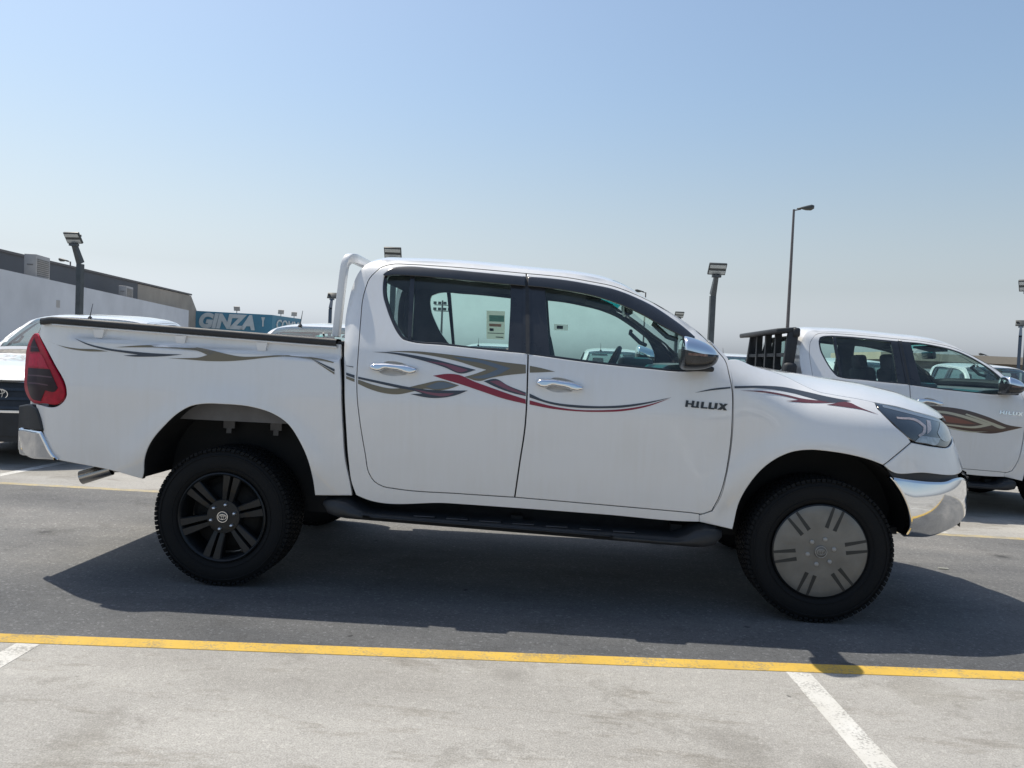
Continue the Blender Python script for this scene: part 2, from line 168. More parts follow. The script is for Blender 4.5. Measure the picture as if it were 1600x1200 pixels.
DEC={
'taupe':[[(-1.004,1.267),(-0.896,1.237),(-0.777,1.223),(-0.678,1.223),(-0.613,1.215),(-0.721,1.211),(-0.833,1.221),(-0.921,1.243)],[(-0.578,1.238),(-0.455,1.253),(-0.332,1.261),(-0.211,1.261),(-0.081,1.248),(0.028,1.227),(0.092,1.219),(0.187,1.223),(0.291,1.234),(0.39,1.236),(0.456,1.232),(0.533,1.223),(0.592,1.209),(0.592,1.204),(0.524,1.216),(0.453,1.226),(0.344,1.23),(0.238,1.22),(0.135,1.204),(0.031,1.192),(-0.075,1.188),(-0.183,1.191),(-0.291,1.194),(-0.184,1.199),(-0.12,1.206),(-0.083,1.219),(-0.132,1.238),(-0.218,1.246),(-0.347,1.247),(-0.454,1.243)],[(0.465,1.222),(0.59,1.158),(0.59,1.148),(0.525,1.186)],[(0.648,1.142),(0.694,1.13),(0.695,1.114),(0.649,1.129)],[(0.713,1.127),(0.805,1.102),(0.885,1.09),(0.961,1.097),(1.047,1.12),(1.139,1.141),(1.234,1.121),(1.181,1.1),(1.126,1.091),(1.063,1.096),(1.002,1.08),(0.926,1.062),(0.847,1.065),(0.767,1.085),(0.714,1.106)],[(0.846,1.278),(0.987,1.285),(1.145,1.277),(1.302,1.264),(1.459,1.248),(1.567,1.24),(1.569,1.197),(1.463,1.181),(1.387,1.164),(1.341,1.148),(1.259,1.165),(1.307,1.181),(1.368,1.206),(1.328,1.214),(1.226,1.241),(1.108,1.262),(0.988,1.275)],[(1.587,1.236),(1.644,1.227),(1.716,1.212),(1.645,1.205),(1.589,1.201)]],
'slate':[[(-0.808,1.278),(-0.725,1.251),(-0.614,1.231),(-0.506,1.222),(-0.387,1.216),(-0.301,1.215),(-0.214,1.216),(-0.3,1.204),(-0.407,1.196),(-0.471,1.194),(-0.53,1.197),(-0.451,1.205),(-0.528,1.212),(-0.636,1.224),(-0.735,1.247)],[(0.46,1.227),(0.589,1.175),(0.59,1.162),(0.503,1.205)],[(0.646,1.16),(0.693,1.149),(0.694,1.134),(0.648,1.147)],[(0.643,1.196),(0.683,1.192),(0.683,1.188),(0.643,1.194)],[(0.775,1.272),(0.878,1.274),(0.989,1.264),(1.109,1.246),(1.212,1.224),(1.315,1.203),(1.242,1.181),(1.151,1.21),(1.071,1.231),(0.95,1.256),(0.862,1.268)],[(1.357,1.148),(1.418,1.162),(1.481,1.132),(1.574,1.1),(1.575,1.082),(1.506,1.095),(1.428,1.118)],[(0.712,1.142),(0.843,1.121),(0.961,1.103),(1.08,1.092),(1.158,1.092),(1.28,1.097),(1.221,1.071),(1.16,1.056),(1.098,1.051),(1.035,1.057),(0.988,1.066),(1.049,1.071),(1.018,1.08),(0.924,1.094),(0.828,1.111),(0.713,1.131)],[(1.593,1.096),(1.667,1.067),(1.749,1.053),(1.829,1.049),(1.949,1.049),(2.069,1.06),(2.187,1.081),(2.305,1.11),(2.187,1.073),(2.069,1.048),(1.95,1.038),(1.83,1.036),(1.709,1.047),(1.594,1.076)],[(2.415,1.137),(2.501,1.161),(2.592,1.175),(2.592,1.167),(2.501,1.153)],[(2.611,1.179),(2.765,1.187),(2.885,1.183),(2.997,1.165),(3.096,1.146),(3.22,1.128),(3.085,1.119),(3.036,1.129),(2.934,1.153),(2.82,1.17),(2.707,1.174),(2.611,1.168)]],
'blue':[[(1.185,1.266),(1.342,1.254),(1.491,1.219),(1.409,1.175),(1.317,1.161),(1.294,1.166),(1.355,1.179),(1.43,1.213),(1.343,1.238),(1.225,1.254)],[(1.063,1.107),(1.14,1.134),(1.219,1.119),(1.157,1.102),(1.113,1.096)]],
'mauve':[[(1.054,1.237),(1.15,1.23),(1.277,1.201),(1.245,1.188),(1.151,1.218)],[(1.388,1.148),(1.422,1.154),(1.496,1.123),(1.574,1.093),(1.574,1.086),(1.482,1.11)],[(1.001,1.091),(1.12,1.077),(1.212,1.08),(1.183,1.067),(1.082,1.069)]],
'red':[[(1.097,1.164),(1.177,1.177),(1.223,1.175),(1.31,1.144),(1.429,1.107),(1.507,1.084),(1.575,1.066),(1.577,1.043),(1.469,1.063),(1.351,1.096),(1.234,1.129),(1.155,1.148)],[(1.595,1.062),(1.709,1.038),(1.83,1.026),(1.95,1.029),(2.069,1.041),(2.188,1.067),(2.297,1.105),(2.188,1.059),(2.07,1.031),(1.95,1.02),(1.83,1.018),(1.71,1.025),(1.596,1.041)],[(2.638,1.159),(2.761,1.161),(2.872,1.148),(2.971,1.13),(3.034,1.125),(3.22,1.128),(3.083,1.114),(2.976,1.111),(2.872,1.116),(2.947,1.124),(2.848,1.143),(2.738,1.155)],[(3.08,1.106),(3.215,1.118),(3.243,1.104),(3.344,1.068),(3.259,1.088),(3.174,1.098)]],
'hilux':[[(2.375,1.099),(2.387,1.097),(2.383,1.065),(2.371,1.066)],[(2.405,1.098),(2.417,1.097),(2.412,1.065),(2.4,1.066)],[(2.385,1.085),(2.407,1.084),(2.406,1.077),(2.384,1.078)],[(2.428,1.095),(2.44,1.095),(2.436,1.065),(2.424,1.065)],[(2.414,1.07),(2.438,1.069),(2.439,1.063),(2.403,1.064)],[(2.451,1.094),(2.464,1.094),(2.46,1.064),(2.447,1.064)],[(2.458,1.068),(2.481,1.068),(2.48,1.061),(2.448,1.062)],[(2.489,1.093),(2.501,1.093),(2.499,1.065),(2.485,1.066)],[(2.485,1.067),(2.512,1.066),(2.514,1.059),(2.486,1.06)],[(2.518,1.092),(2.531,1.091),(2.527,1.062),(2.513,1.062)],[(2.537,1.091),(2.552,1.09),(2.577,1.057),(2.561,1.057)],[(2.566,1.09),(2.58,1.089),(2.548,1.058),(2.529,1.059)]],
}
DEC2={
'brown':[[(1.563,1.103),(1.85,1.11),(2.078,1.086),(2.278,1.031),(2.453,0.968),(2.589,0.951),(2.487,0.922),(2.32,0.882),(2.148,0.888),(1.916,0.924),(1.566,0.979)]],
'cream':[[(1.62,1.064),(1.907,1.066),(2.079,1.033),(2.323,0.962),(2.173,0.925),(1.973,0.933),(1.741,0.958),(1.971,0.948),(2.143,0.941),(2.232,0.96),(2.051,1.014),(1.896,1.045),(1.62,1.044)],[(1.742,0.946),(1.975,0.912),(2.148,0.894),(2.29,0.898),(2.149,0.885),(1.917,0.912)],[(2.078,1.056),(2.28,0.995),(2.439,0.941),(2.417,0.934),(2.253,0.985),(2.067,1.044)]],
'rust':[[(1.621,1.023),(1.896,1.027),(2.052,0.996),(2.169,0.963),(2.027,0.962),(1.796,0.984)]],
}

def _tab(pts, sig=.02, lo=0., hi=2.2):
    g=np.arange(lo,hi,.004); v=np.interp(g,[p[0] for p in pts],[p[1] for p in pts])
    n=int(4*sig/.004); k=np.exp(-.5*(np.arange(-n,n+1)*.004/sig)**2); k/=k.sum()
    vp=np.concatenate([2*v[0]-v[n:0:-1],v,2*v[-1]-v[-2:-n-2:-1]])
    return g,np.convolve(vp,k,'valid')
T_CAB=_tab([(.38,.845),(.48,.868),(.6,.884),(.75,.901),(.9,.914),(1.02,.923),(1.10,.913),(1.2,.898),(1.28,.880),(1.33,.860),(1.5,.787),(1.72,.695),(1.85,.635)],.018)
T_BED=_tab([(.38,.85),(.5,.87),(.7,.9),(.9,.915),(1.02,.925),(1.1,.918),(1.2,.909),(1.3,.899),(1.45,.885)],.02)
T_FEN=_tab([(.38,.86),(.6,.885),(.8,.905),(.92,.916),(1.0,.914),(1.05,.897),(1.1,.857),(1.15,.79),(1.2,.70),(1.27,.55),(1.5,.0)],.022)
T_PF=_tab([(0,.70),(.30,.79),(.383,.875),(.49,.95),(.58,.985),(.68,.998),(.8,1),(4.85,1),(4.93,.985),(5.0,.96),(5.12,.903),(5.22,.838),(5.33,.735),(5.4,.65),(5.46,.56),(5.5,.47),(5.6,.2)],.055,0,6)
def sst(x,a,b):
    t=np.clip((x-a)/(b-a),0,1); return t*t*(3-2*t)
ROOF=[(.45,1.776),(.728,1.774),(.837,1.776),(1.171,1.774),(1.535,1.755),(1.632,1.748),(1.804,1.734),(1.976,1.705),(2.061,1.678),(2.145,1.632),(2.228,1.583),(2.311,1.532),(2.392,1.474),(2.474,1.421),(2.551,1.357),(2.75,1.28)]
def zroof(x): return np.interp(x,[p[0] for p in ROOF],[p[1] for p in ROOF])
def zrail(x): return 1.352-.036*np.asarray(x,float)
WZ=[None]
def wfun(x,z):
    x=np.asarray(x,float); z=np.asarray(z,float)
    cab=np.interp(z,*T_CAB)
    d=np.clip(zroof(x)-z,0,.09); cab=cab-np.where(x<2.5,.045*(1-d/.09)**2,0)-.03*(1-np.clip((x-.61)/.07,0,1))**2
    bed=np.interp(z,*T_BED)
    bed=bed-.040*sst(z,zrail(x)-.110,zrail(x)-.090)*sst(x,-.86,-.68)
    sh=.1*(3.15-x)+.1*(1-sst(x,2.6,3.0))
    fen=np.interp(z-sh,*T_FEN)
    b=sst(x,2.42,2.78)
    cf=cab*(1-b)+fen*b; w=bed if WZ[0]=='bed' else cf if WZ[0]=='cab' else np.where(x<.59,bed,cf)
    for xa,zt in ((.03,.37),(3.06,.33)):
        dd=np.hypot((x-xa),(z-zt)); w=w+.024*np.exp(-((dd-.56)/.085)**2)*sst(z,.42,.7)*(1-sst(x,3.36,3.52)*(1-sst(z,.80,.92)))
    xe=np.where(x>2.8,x+.40*np.clip(z-.75,0,.6),x)
    return w*np.interp(xe+1.5,*T_PF)

# ---------------------------------------------------------------- object helpers
def link(o,parent=None):
    COL.objects.link(o)
    if parent is not None: o.parent=parent
    return o
def tag(o,label=None,cat=None,group=None,kind=None):
    for k,v in (('label',label),('category',cat),('group',group),('kind',kind)):
        if v: o[k]=v
    return o
def empty(name,loc=(0,0,0),rz=0):
    o=bpy.data.objects.new(name,None); COL.objects.link(o); o.location=loc; o.rotation_euler=(0,0,rz); o.empty_display_size=.2; return o
def mesh_obj(name,verts,faces,material,parent=None,normals=None,smooth=True,mats=None,fmat=None):
    me=bpy.data.meshes.new(name); me.from_pydata([tuple(map(float,v)) for v in verts],[],[tuple(map(int,f)) for f in faces])
    for mm in (mats or [material]): me.materials.append(MAT[mm] if isinstance(mm,str) else mm)
    if fmat: me.polygons.foreach_set('material_index',fmat)
    me.polygons.foreach_set('use_smooth',[bool(smooth)]*len(me.polygons)); me.update()
    if normals is not None: me.normals_split_custom_set_from_vertices([tuple(map(float,n)) for n in normals])
    return link(bpy.data.objects.new(name,me),parent)
class MB:
    """collects shapes for ONE mesh"""
    def __init__(s): s.v=[]; s.f=[]; s.sm=[]
    def add(s,v,f,sm=False):
        k=len(s.v); s.v+=[tuple(p) for p in v]; s.f+=[tuple(i+k for i in q) for q in f]; s.sm+=[sm]*len(f)
    def box(s,c,d,rot=None,bev=0):
        x,y,z=[q/2 for q in d]
        if bev:
            bm=bmesh.new(); bmesh.ops.create_cube(bm,size=1)
            for v in bm.verts: v.co=Vector((v.co.x*d[0],v.co.y*d[1],v.co.z*d[2]))
            bmesh.ops.bevel(bm,geom=bm.edges[:],offset=bev,segments=2,affect='EDGES',profile=.5)
            V=[v.co.copy() for v in bm.verts]; F=[[v.index for v in f.verts] for f in bm.faces]; bm.free()
        else:
            V=[Vector(p) for p in ((-x,-y,-z),(x,-y,-z),(x,y,-z),(-x,y,-z),(-x,-y,z),(x,-y,z),(x,y,z),(-x,y,z))]
            F=[(0,3,2,1),(4,5,6,7),(0,1,5,4),(1,2,6,5),(2,3,7,6),(3,0,4,7)]
        if rot is not None: V=[rot@p for p in V]
        s.add([p+Vector(c) for p in V],F,bool(bev)); return s
    def tube(s,pts,r,n=10,caps=True,sq=None):
        pts=[Vector(p) for p in pts]; m=len(pts); rr=r if isinstance(r,(list,tuple)) else [r]*m
        V=[];F=[]; up=None
        for i,p in enumerate(pts):
            d=(pts[min(i+1,m-1)]-pts[max(i-1,0)]).normalized()
            if up is None: up=Vector((0,0,1)) if abs(d.z)<.9 else Vector((1,0,0))
            a=d.cross(up).normalized(); b=a.cross(d).normalized(); up=b
            for k in range(n):
                t=2*math.pi*k/n+(math.pi/n if n==4 else 0)
                V.append(p+a*math.cos(t)*rr[i]+b*math.sin(t)*rr[i])
        for i in range(m-1):
            for k in range(n): F.append((i*n+k,i*n+(k+1)%n,(i+1)*n+(k+1)%n,(i+1)*n+k))
        s.add(V,F,n>4)
        if caps:
            s.add(V[:n],[tuple(range(n))[::-1]]); s.add(V[-n:],[tuple(range(n))])
        return s
    def lathe(s,prof,n=48,axis='y',c=(0,0,0),closed=False):
        V=[];F=[];m=len(prof)
        for k in range(n):
            t=2*math.pi*k/n
            for r,h in prof:
                p={'y':(r*math.cos(t),h,r*math.sin(t)),'z':(r*math.cos(t),r*math.sin(t),h),'x':(h,r*math.cos(t),r*math.sin(t))}[axis]
                V.append(Vector(p)+Vector(c))
        for k in range(n):
            for j in range(m-1+(1 if closed else 0)):
                j2=(j+1)%m; F.append((k*m+j,((k+1)%n)*m+j,((k+1)%n)*m+j2,k*m+j2))
        s.add(V,F,True); return s
    def build(s,name,material,parent=None,edge=None):
        me=bpy.data.meshes.new(name); me.from_pydata(s.v,[],s.f); me.materials.append(MAT[material])
        me.polygons.foreach_set('use_smooth',s.sm); me.update()
        bm=bmesh.new(); bm.from_mesh(me); bmesh.ops.recalc_face_normals(bm,faces=bm.faces[:]); bm.to_mesh(me); bm.free()
        if edge:
            me.set_sharp_from_angle(angle=rad(edge))
        return link(bpy.data.objects.new(name,me),parent)
# ---------------------------------------------------------------- outline tools (2D, in a truck's side plane x-z)
def smooth_poly(pts,closed=True,ang=40,step=.02):
    P=[np.array(p,float) for p in pts]; n=len(P)
    Q=[p for i,p in enumerate(P) if np.linalg.norm(p-P[i-1])>1e-4 or (i==0 and not closed)]; P=Q; n=len(P)
    corner=[]
    for i in range(n):
        if not closed and i in (0,n-1): corner.append(True); continue
        a=P[i]-P[i-1]; b=P[(i+1)%n]-P[i]
        c=np.dot(a,b)/(np.linalg.norm(a)*np.linalg.norm(b)+1e-12); corner.append(math.degrees(math.acos(max(-1,min(1,c))))>ang)
    out=[]
    for i in range(n if closed else n-1):
        p1,p2=P[i],P[(i+1)%n]; L=np.linalg.norm(p2-p1)
        def tang(j):
            a=P[j]-P[j-1]; b=P[(j+1)%n]-P[j]; la,lb=np.linalg.norm(a),np.linalg.norm(b)
            return (a/la*lb+b/lb*la)/(la+lb)
        t1=(p2-p1)/L if corner[i] else tang(i); t2=(p2-p1)/L if corner[(i+1)%n] else tang((i+1)%n)
        k=max(1,int(round(L/step)))
        for q in range(k):
            t=q/k; h=(2*t**3-3*t*t+1)*p1+(t**3-2*t*t+t)*t1*L+(-2*t**3+3*t*t)*p2+(t**3-t*t)*t2*L; out.append(h)
    if not closed: out.append(P[-1])
    A=np.array(out)
    if closed and area(A)<0: A=A[::-1]
    return A
def area(A): return .5*float(np.sum(A[:,0]*np.roll(A[:,1],-1)-np.roll(A[:,0],-1)*A[:,1]))
def out_normals(A):
    e=np.roll(A,-1,0)-A; n=np.stack([e[:,1],-e[:,0]],1); n/=np.linalg.norm(n,axis=1)[:,None]+1e-12
    m=n+np.roll(n,1,0); m/=np.linalg.norm(m,axis=1)[:,None]+1e-12
    return m,np.clip(1/np.maximum(.35,np.sum(m*n,1)),1,1.8)
def offset(A,d):
    m,k=out_normals(A); return A+m*(k*d)[:,None]
def inside(Q,A):
    x,y=Q[:,0],Q[:,1]; r=np.zeros(len(Q),bool); n=len(A)
    for i in range(n):
        x1,y1=A[i-1]; x2,y2=A[i]
        if y1==y2: continue
        c=((y1>y)!=(y2>y))&(x<(x2-x1)*(y-y1)/(y2-y1)+x1); r^=c
    return r
def edge_dist(Q,A):
    d=np.full(len(Q),9.)
    for i in range(len(A)):
        a=A[i-1]; b=A[i]; ab=b-a; t=np.clip(((Q-a)@ab)/(ab@ab+1e-12),0,1); d=np.minimum(d,np.linalg.norm(Q-(a+t[:,None]*ab),axis=1))
    return d
def fill(loops,grid):
    """triangulate loops[0] minus the other loops; returns points, triangles, index of every loop point"""
    A=loops[0]; lo,hi=A.min(0),A.max(0)
    gx=np.arange(lo[0]+grid*.5,hi[0],grid); gy=np.arange(lo[1]+grid*.5,hi[1],grid)
    G=np.array([(a+(grid*.5 if j%2 else 0),b) for j,b in enumerate(gy) for a in gx]).reshape(-1,2)
    if len(G):
        k=inside(G,A)
        for h in loops[1:]: k&=~inside(G,h)
        G=G[k]
        if len(G):
            d=edge_dist(G,A)
            for h in loops[1:]: d=np.minimum(d,edge_dist(G,h))
            G=G[d>grid*.4]
    pts=[];edges=[];idx=[]
    for l in loops:
        k=len(pts); n=len(l); pts+=[Vector(p) for p in l]; edges+=[(k+i,k+(i+1)%n) for i in range(n)]; idx.append(list(range(k,k+n)))
    pts+=[Vector(p) for p in G]
    ov,oe,of,orv,_,_=delaunay_2d_cdt(pts,edges,[],0,1e-5)
    V=np.array([tuple(v) for v in ov]); F=np.array([tuple(f) for f in of])
    cen=V[F].mean(1); k=inside(cen,A)
    for h in loops[1:]: k&=~inside(cen,h)
    F=F[k]; mp={}
    for i,l in enumerate(orv):
        for j in l: mp[j]=i
    T=V[F]; ar=(T[:,1,0]-T[:,0,0])*(T[:,2,1]-T[:,0,1])-(T[:,2,0]-T[:,0,0])*(T[:,1,1]-T[:,0,1])
    F=np.where((ar<0)[:,None],F[:,::-1],F)
    return V,F,[[mp[j] for j in l] for l in idx]
def surf(P,lift,side,ex=None):
    return np.stack([P[:,0],side*(wfun(P[:,0],P[:,1])+lift+(ex(P[:,0],P[:,1]) if ex else 0)),P[:,1]],1)
def surf_n(P,side,ex=None):
    f=(lambda x,z: wfun(x,z)+ex(x,z)) if ex else wfun
    e=.004; wx=(f(P[:,0]+e,P[:,1])-f(P[:,0]-e,P[:,1]))/(2*e); wz=(f(P[:,0],P[:,1]+e)-f(P[:,0],P[:,1]-e))/(2*e)
    n=np.stack([-wx,np.full(len(P),float(side)),-wz],1); return n/np.linalg.norm(n,axis=1)[:,None]
def panel(name,outer,holes,side,material,parent,lift=0,gap=.003,bev=.004,lip=.025,grid=.03,hgap=0,step=.02,ang=40,ex=None):
    """a body panel: outline filled, laid on the body surface, edge rolled and turned in"""
    loops=[offset(smooth_poly(outer,step=step,ang=ang),-gap)]+[offset(smooth_poly(h,step=step,ang=ang),hgap) for h in holes]
    B=[offset(l,-bev if i==0 else bev) if bev else l for i,l in enumerate(loops)]
    V,F,idx=fill(B,grid)
    S=surf(V,lift,side,ex); N=surf_n(V,side,ex); verts=list(S); nor=list(N); faces=[tuple(f) for f in F]
    if side<0: pass
    for li,l in enumerate(loops):
        m,_=out_normals(l); s=1 if li==0 else -1
        n=len(l); e3=np.stack([m[:,0]*s,np.zeros(n),m[:,1]*s],1); nn=surf_n(l,side,ex)
        ring=idx[li]
        if bev:
            a0=len(verts); A=surf(l,lift-bev*.9,side,ex); verts+=list(A); q=nn+e3*1.2; nor+=list(q/np.linalg.norm(q,axis=1)[:,None])
            aidx=list(range(a0,a0+n))
            for i in range(n):
                j=(i+1)%n; faces.append((ring[i],aidx[i],aidx[j],ring[j]) if s>0 else (ring[j],aidx[j],aidx[i],ring[i]))
            ring=aidx
        if lip:
            c0=len(verts); A=surf(l,lift-bev*.9,side,ex); verts+=list(A); nor+=list(e3)
            d0=len(verts); A=surf(l,lift-lip,side,ex); verts+=list(A); nor+=list(e3)
            for i in range(n):
                j=(i+1)%n; faces.append((c0+i,d0+i,d0+j,c0+j) if s>0 else (c0+j,d0+j,d0+i,c0+i))
    # (x,z) counter-clockwise faces +... : from -y looking to +y, x right and z up gives a normal towards -y
    if side>0: faces=[f[::-1] for f in faces]
    return mesh_obj(name,verts,faces,material,parent,normals=nor)
def decal(name,polys,side,material,parent,lift=.0016,grid=.02,ang=50,step=.012,thick=0):
    v=[];f=[];nn=[]
    for p in polys:
        A=smooth_poly(p,step=step,ang=ang); V,F,idx=fill([A],grid); k=len(v)
        v+=list(surf(V,lift,side)); nn+=list(surf_n(V,side)); f+=[tuple(i+k for i in q) for q in F]
        if thick:
            r=idx[0]; n=len(r); m,_=out_normals(A); e3=np.stack([m[:,0],0*m[:,0],m[:,1]],1)
            c0=len(v); v+=list(surf(A,lift,side)); nn+=list(e3); d0=len(v); v+=list(surf(A,lift-thick,side)); nn+=list(e3)
            f+=[(c0+i,d0+i,d0+(i+1)%n,c0+(i+1)%n) for i in range(n)]
    if side>0: f=[q[::-1] for q in f]
    return mesh_obj(name,v,f,material,parent,normals=nn)
def grid_obj(name,P,material,parent=None,sel=None,flip=False,smooth=True):
    """P: array (a,b,3); sel(i,j)->bool picks cells"""
    a,b=P.shape[:2]; F=[]
    for i in range(a-1):
        for j in range(b-1):
            if sel is None or sel(i,j):
                q=(i*b+j,i*b+j+1,(i+1)*b+j+1,(i+1)*b+j); F.append(q[::-1] if flip else q)
    used=sorted({k for q in F for k in q}); mp={k:i for i,k in enumerate(used)}
    V=P.reshape(-1,3)
    return mesh_obj(name,[V[k] for k in used],[tuple(mp[k] for k in q) for q in F],material,parent,smooth=smooth)
def XE(z): return 4.0-.40*max(0,min(.6,z-.75))
def clipx(poly): return [(min(x,XE(z)),z) for x,z in poly]
def resample(pts,n):
    A=np.array(pts); s=np.concatenate([[0],np.cumsum(np.linalg.norm(np.diff(A,axis=0),axis=1))]); t=np.linspace(0,s[-1],n)
    return np.stack([np.interp(t,s,A[:,k]) for k in range(A.shape[1])],1)
# ---------------------------------------------------------------- wheel
def ring_strip(mb,rx,rz,th,y,c=(0,0),n=36):
    V=[];F=[]
    for k in range(n):
        t=2*math.pi*k/n
        for q in (1,1-th/max(rx,rz)): V.append((c[0]+rx*q*math.cos(t),y,c[1]+rz*q*math.sin(t)))
        for q in (1,1-th/max(rx,rz)): V.append((c[0]+rx*q*math.cos(t),y+.004,c[1]+rz*q*math.sin(t)))
    for k in range(n):
        a=4*k; b=4*((k+1)%n); F+=[(a,b,b+1,a+1),(a,a+2,b+2,b),(a+1,b+1,b+3,a+3)]
    mb.add(V,F)
WR=.368
def make_wheel(truck,cover,phase):
    R=WR
    mb=MB(); mb.lathe([(.214,-.06),(.217,-.10),(.224,-.119),(.231,-.125),(.237,-.121),(.239,-.112),(.236,-.095)],72)
    mb.lathe([(.214,-.06),(.205,.02),(.205,.11)],48)
    mb.lathe([(.0,-.098),(.03,-.099),(.06,-.100),(.088,-.097),(.094,-.086),(.096,-.05)],48)
    for k in range(6):
        a=rad(60*k+phase); ca,sa=math.cos(a),math.sin(a)
        for s in (-1,1):
            def P(r,o,y): return (r*ca-o*sa,y,r*sa+o*ca)
            st=[(.070,.003,.030,-.090),(.12,.004,.037,-.104),(.17,.0045,.044,-.112),(.222,.005,.051,-.118)]
            V=[];F=[]
            for r,o1,o2,y in st:
                for o,yy in ((o1,y+.012),(o1+.004,y),(o2-.005,y),(o2,y+.006),(o2,y+.045),(o1,y+.045)): V.append(P(r,s*o,yy))
            for i in range(len(st)-1):
                for j in range(6): F.append((i*6+j,i*6+(j+1)%6,(i+1)*6+(j+1)%6,(i+1)*6+j))
            mb.add(V,F)
    rim=mb.build('wheel','rim_black',truck,edge=30)
    mb=MB(); mb.lathe([(.0,-.03),(.17,-.03),(.175,-.01),(.205,0)],40); mb.build('brake_drum','dark_underside',rim)
    prof=[(.232,-.098),(.243,-.112),(.255,-.122),(.285,-.129),(.315,-.128),(.338,-.121),(.352,-.110),(.360,-.096),(.3605,-.05),(.361,0),(.3605,.05),(.360,.096),(.352,.11),(.338,.121),(.315,.128),(.285,.129),(.255,.122),(.232,.098)]
    mb=MB(); mb.lathe(prof,96)
    nb=88
    for k in range(nb):
        for row,(y,wy,sk) in enumerate(((-.101,.036,.25),(-.056,.042,-.5),(-.006,.042,.5),(.046,.042,-.5),(.099,.036,.25))):
            a=2*math.pi*(k+(.5 if row%2 else 0))/nb; w2=math.pi/nb*.80
            V=[]
            for yy in (y-wy/2,y+wy/2):
                da=sk*(yy-y)
                for r_,aa in ((.358,a+da-w2),(.358,a+da+w2),(R-(.004 if row in(0,4) and abs(yy)>.1 else 0),a+da+w2*.9),(R-(.004 if row in(0,4) and abs(yy)>.1 else 0),a+da-w2*.9)):
                    V.append((r_*math.cos(aa),yy,r_*math.sin(aa)))
            mb.add(V,[(0,1,2,3),(4,7,6,5),(3,2,6,7),(0,3,7,4),(1,5,6,2)])
        # lugs that run down on to the sidewall
        a=2*math.pi*k/nb
        for sg in (-1,1):
            h=.007 if k%2 else .012
            V=[(r_*math.cos(aa),sg*yy,r_*math.sin(aa)) for r_,yy in ((.3625,.1165),(.362-h,.1240)) for aa in (a-.026,a+.026)]+[(r_*math.cos(aa),sg*yy,r_*math.sin(aa)) for r_,yy in ((.358,.105),(.356-h,.116)) for aa in (a-.026,a+.026)]
            mb.add(V,[(0,1,3,2),(0,4,5,1),(2,3,7,6),(0,2,6,4),(1,5,7,3)])
    # raised rib and lettering band on the sidewall
    mb.lathe([(.325,-.127),(.327,-.1295),(.331,-.1285),(.333,-.125)],72)
    mb.lathe([(.262,-.125),(.265,-.1285),(.268,-.1275)],72)
    mb.build('tyre','tyre_rubber',rim,edge=32)
    yc=-.135 if cover else -.104
    if cover:
        mb=MB(); mb.lathe([(0,-.131),(.06,-.1305),(.12,-.131),(.2,-.1285),(.228,-.126),(.2345,-.122)],72); cv=mb.build('wheel_cover','film_grey',rim)
        for k in range(6):
            a=rad(60*k+phase-3); ca,sa=math.cos(a),math.sin(a)
            for s in (-1,1):
                mb=MB(); mb.add([(r*ca-o*sa,y,r*sa+o*ca) for r,o,y in ((.122,s*.011,-.1322),(.122,s*.031,-.1322),(.229,s*.032,-.1278),(.229,s*.019,-.1278))],[(0,1,2,3)] if s<0 else [(3,2,1,0)]); mb.build('film_slot','film_slot',rim)
        mb=MB(); mb.lathe([(0,-.139),(.026,-.138),(.032,-.131)],32); mb.build('hub_cap','film_grey',rim); ye=-.1405
        em='film_nut'
    else:
        mb=MB(); mb.lathe([(0,-.106),(.026,-.106),(.031,-.1),(.033,-.09)],32); mb.build('hub_cap','badge_black',rim); ye=-.108; em='nut_steel'
    mb=MB(); ring_strip(mb,.029,.029,.0026,ye); ring_strip(mb,.0215,.0150,.0022,ye); ring_strip(mb,.0062,.0130,.0020,ye,(0,-.001)); ring_strip(mb,.0125,.0052,.0020,ye,(0,.0068))
    mb.build('hub_emblem',em,rim)
    for k in range(6):
        a=rad(60*k+phase-2+3); mb=MB(); x,z=.066*math.cos(a),.066*math.sin(a)
        y0=-.131 if cover else -.098
        mb.lathe([(0,y0-(.009 if cover else .020)),(.006,y0-(.008 if cover else .018)),(.0105,y0-.006),(.0115,y0+.01)],14,c=(x,0,z)); mb.build('lug_nut','film_nut' if cover else 'nut_steel',rim)
    return rim
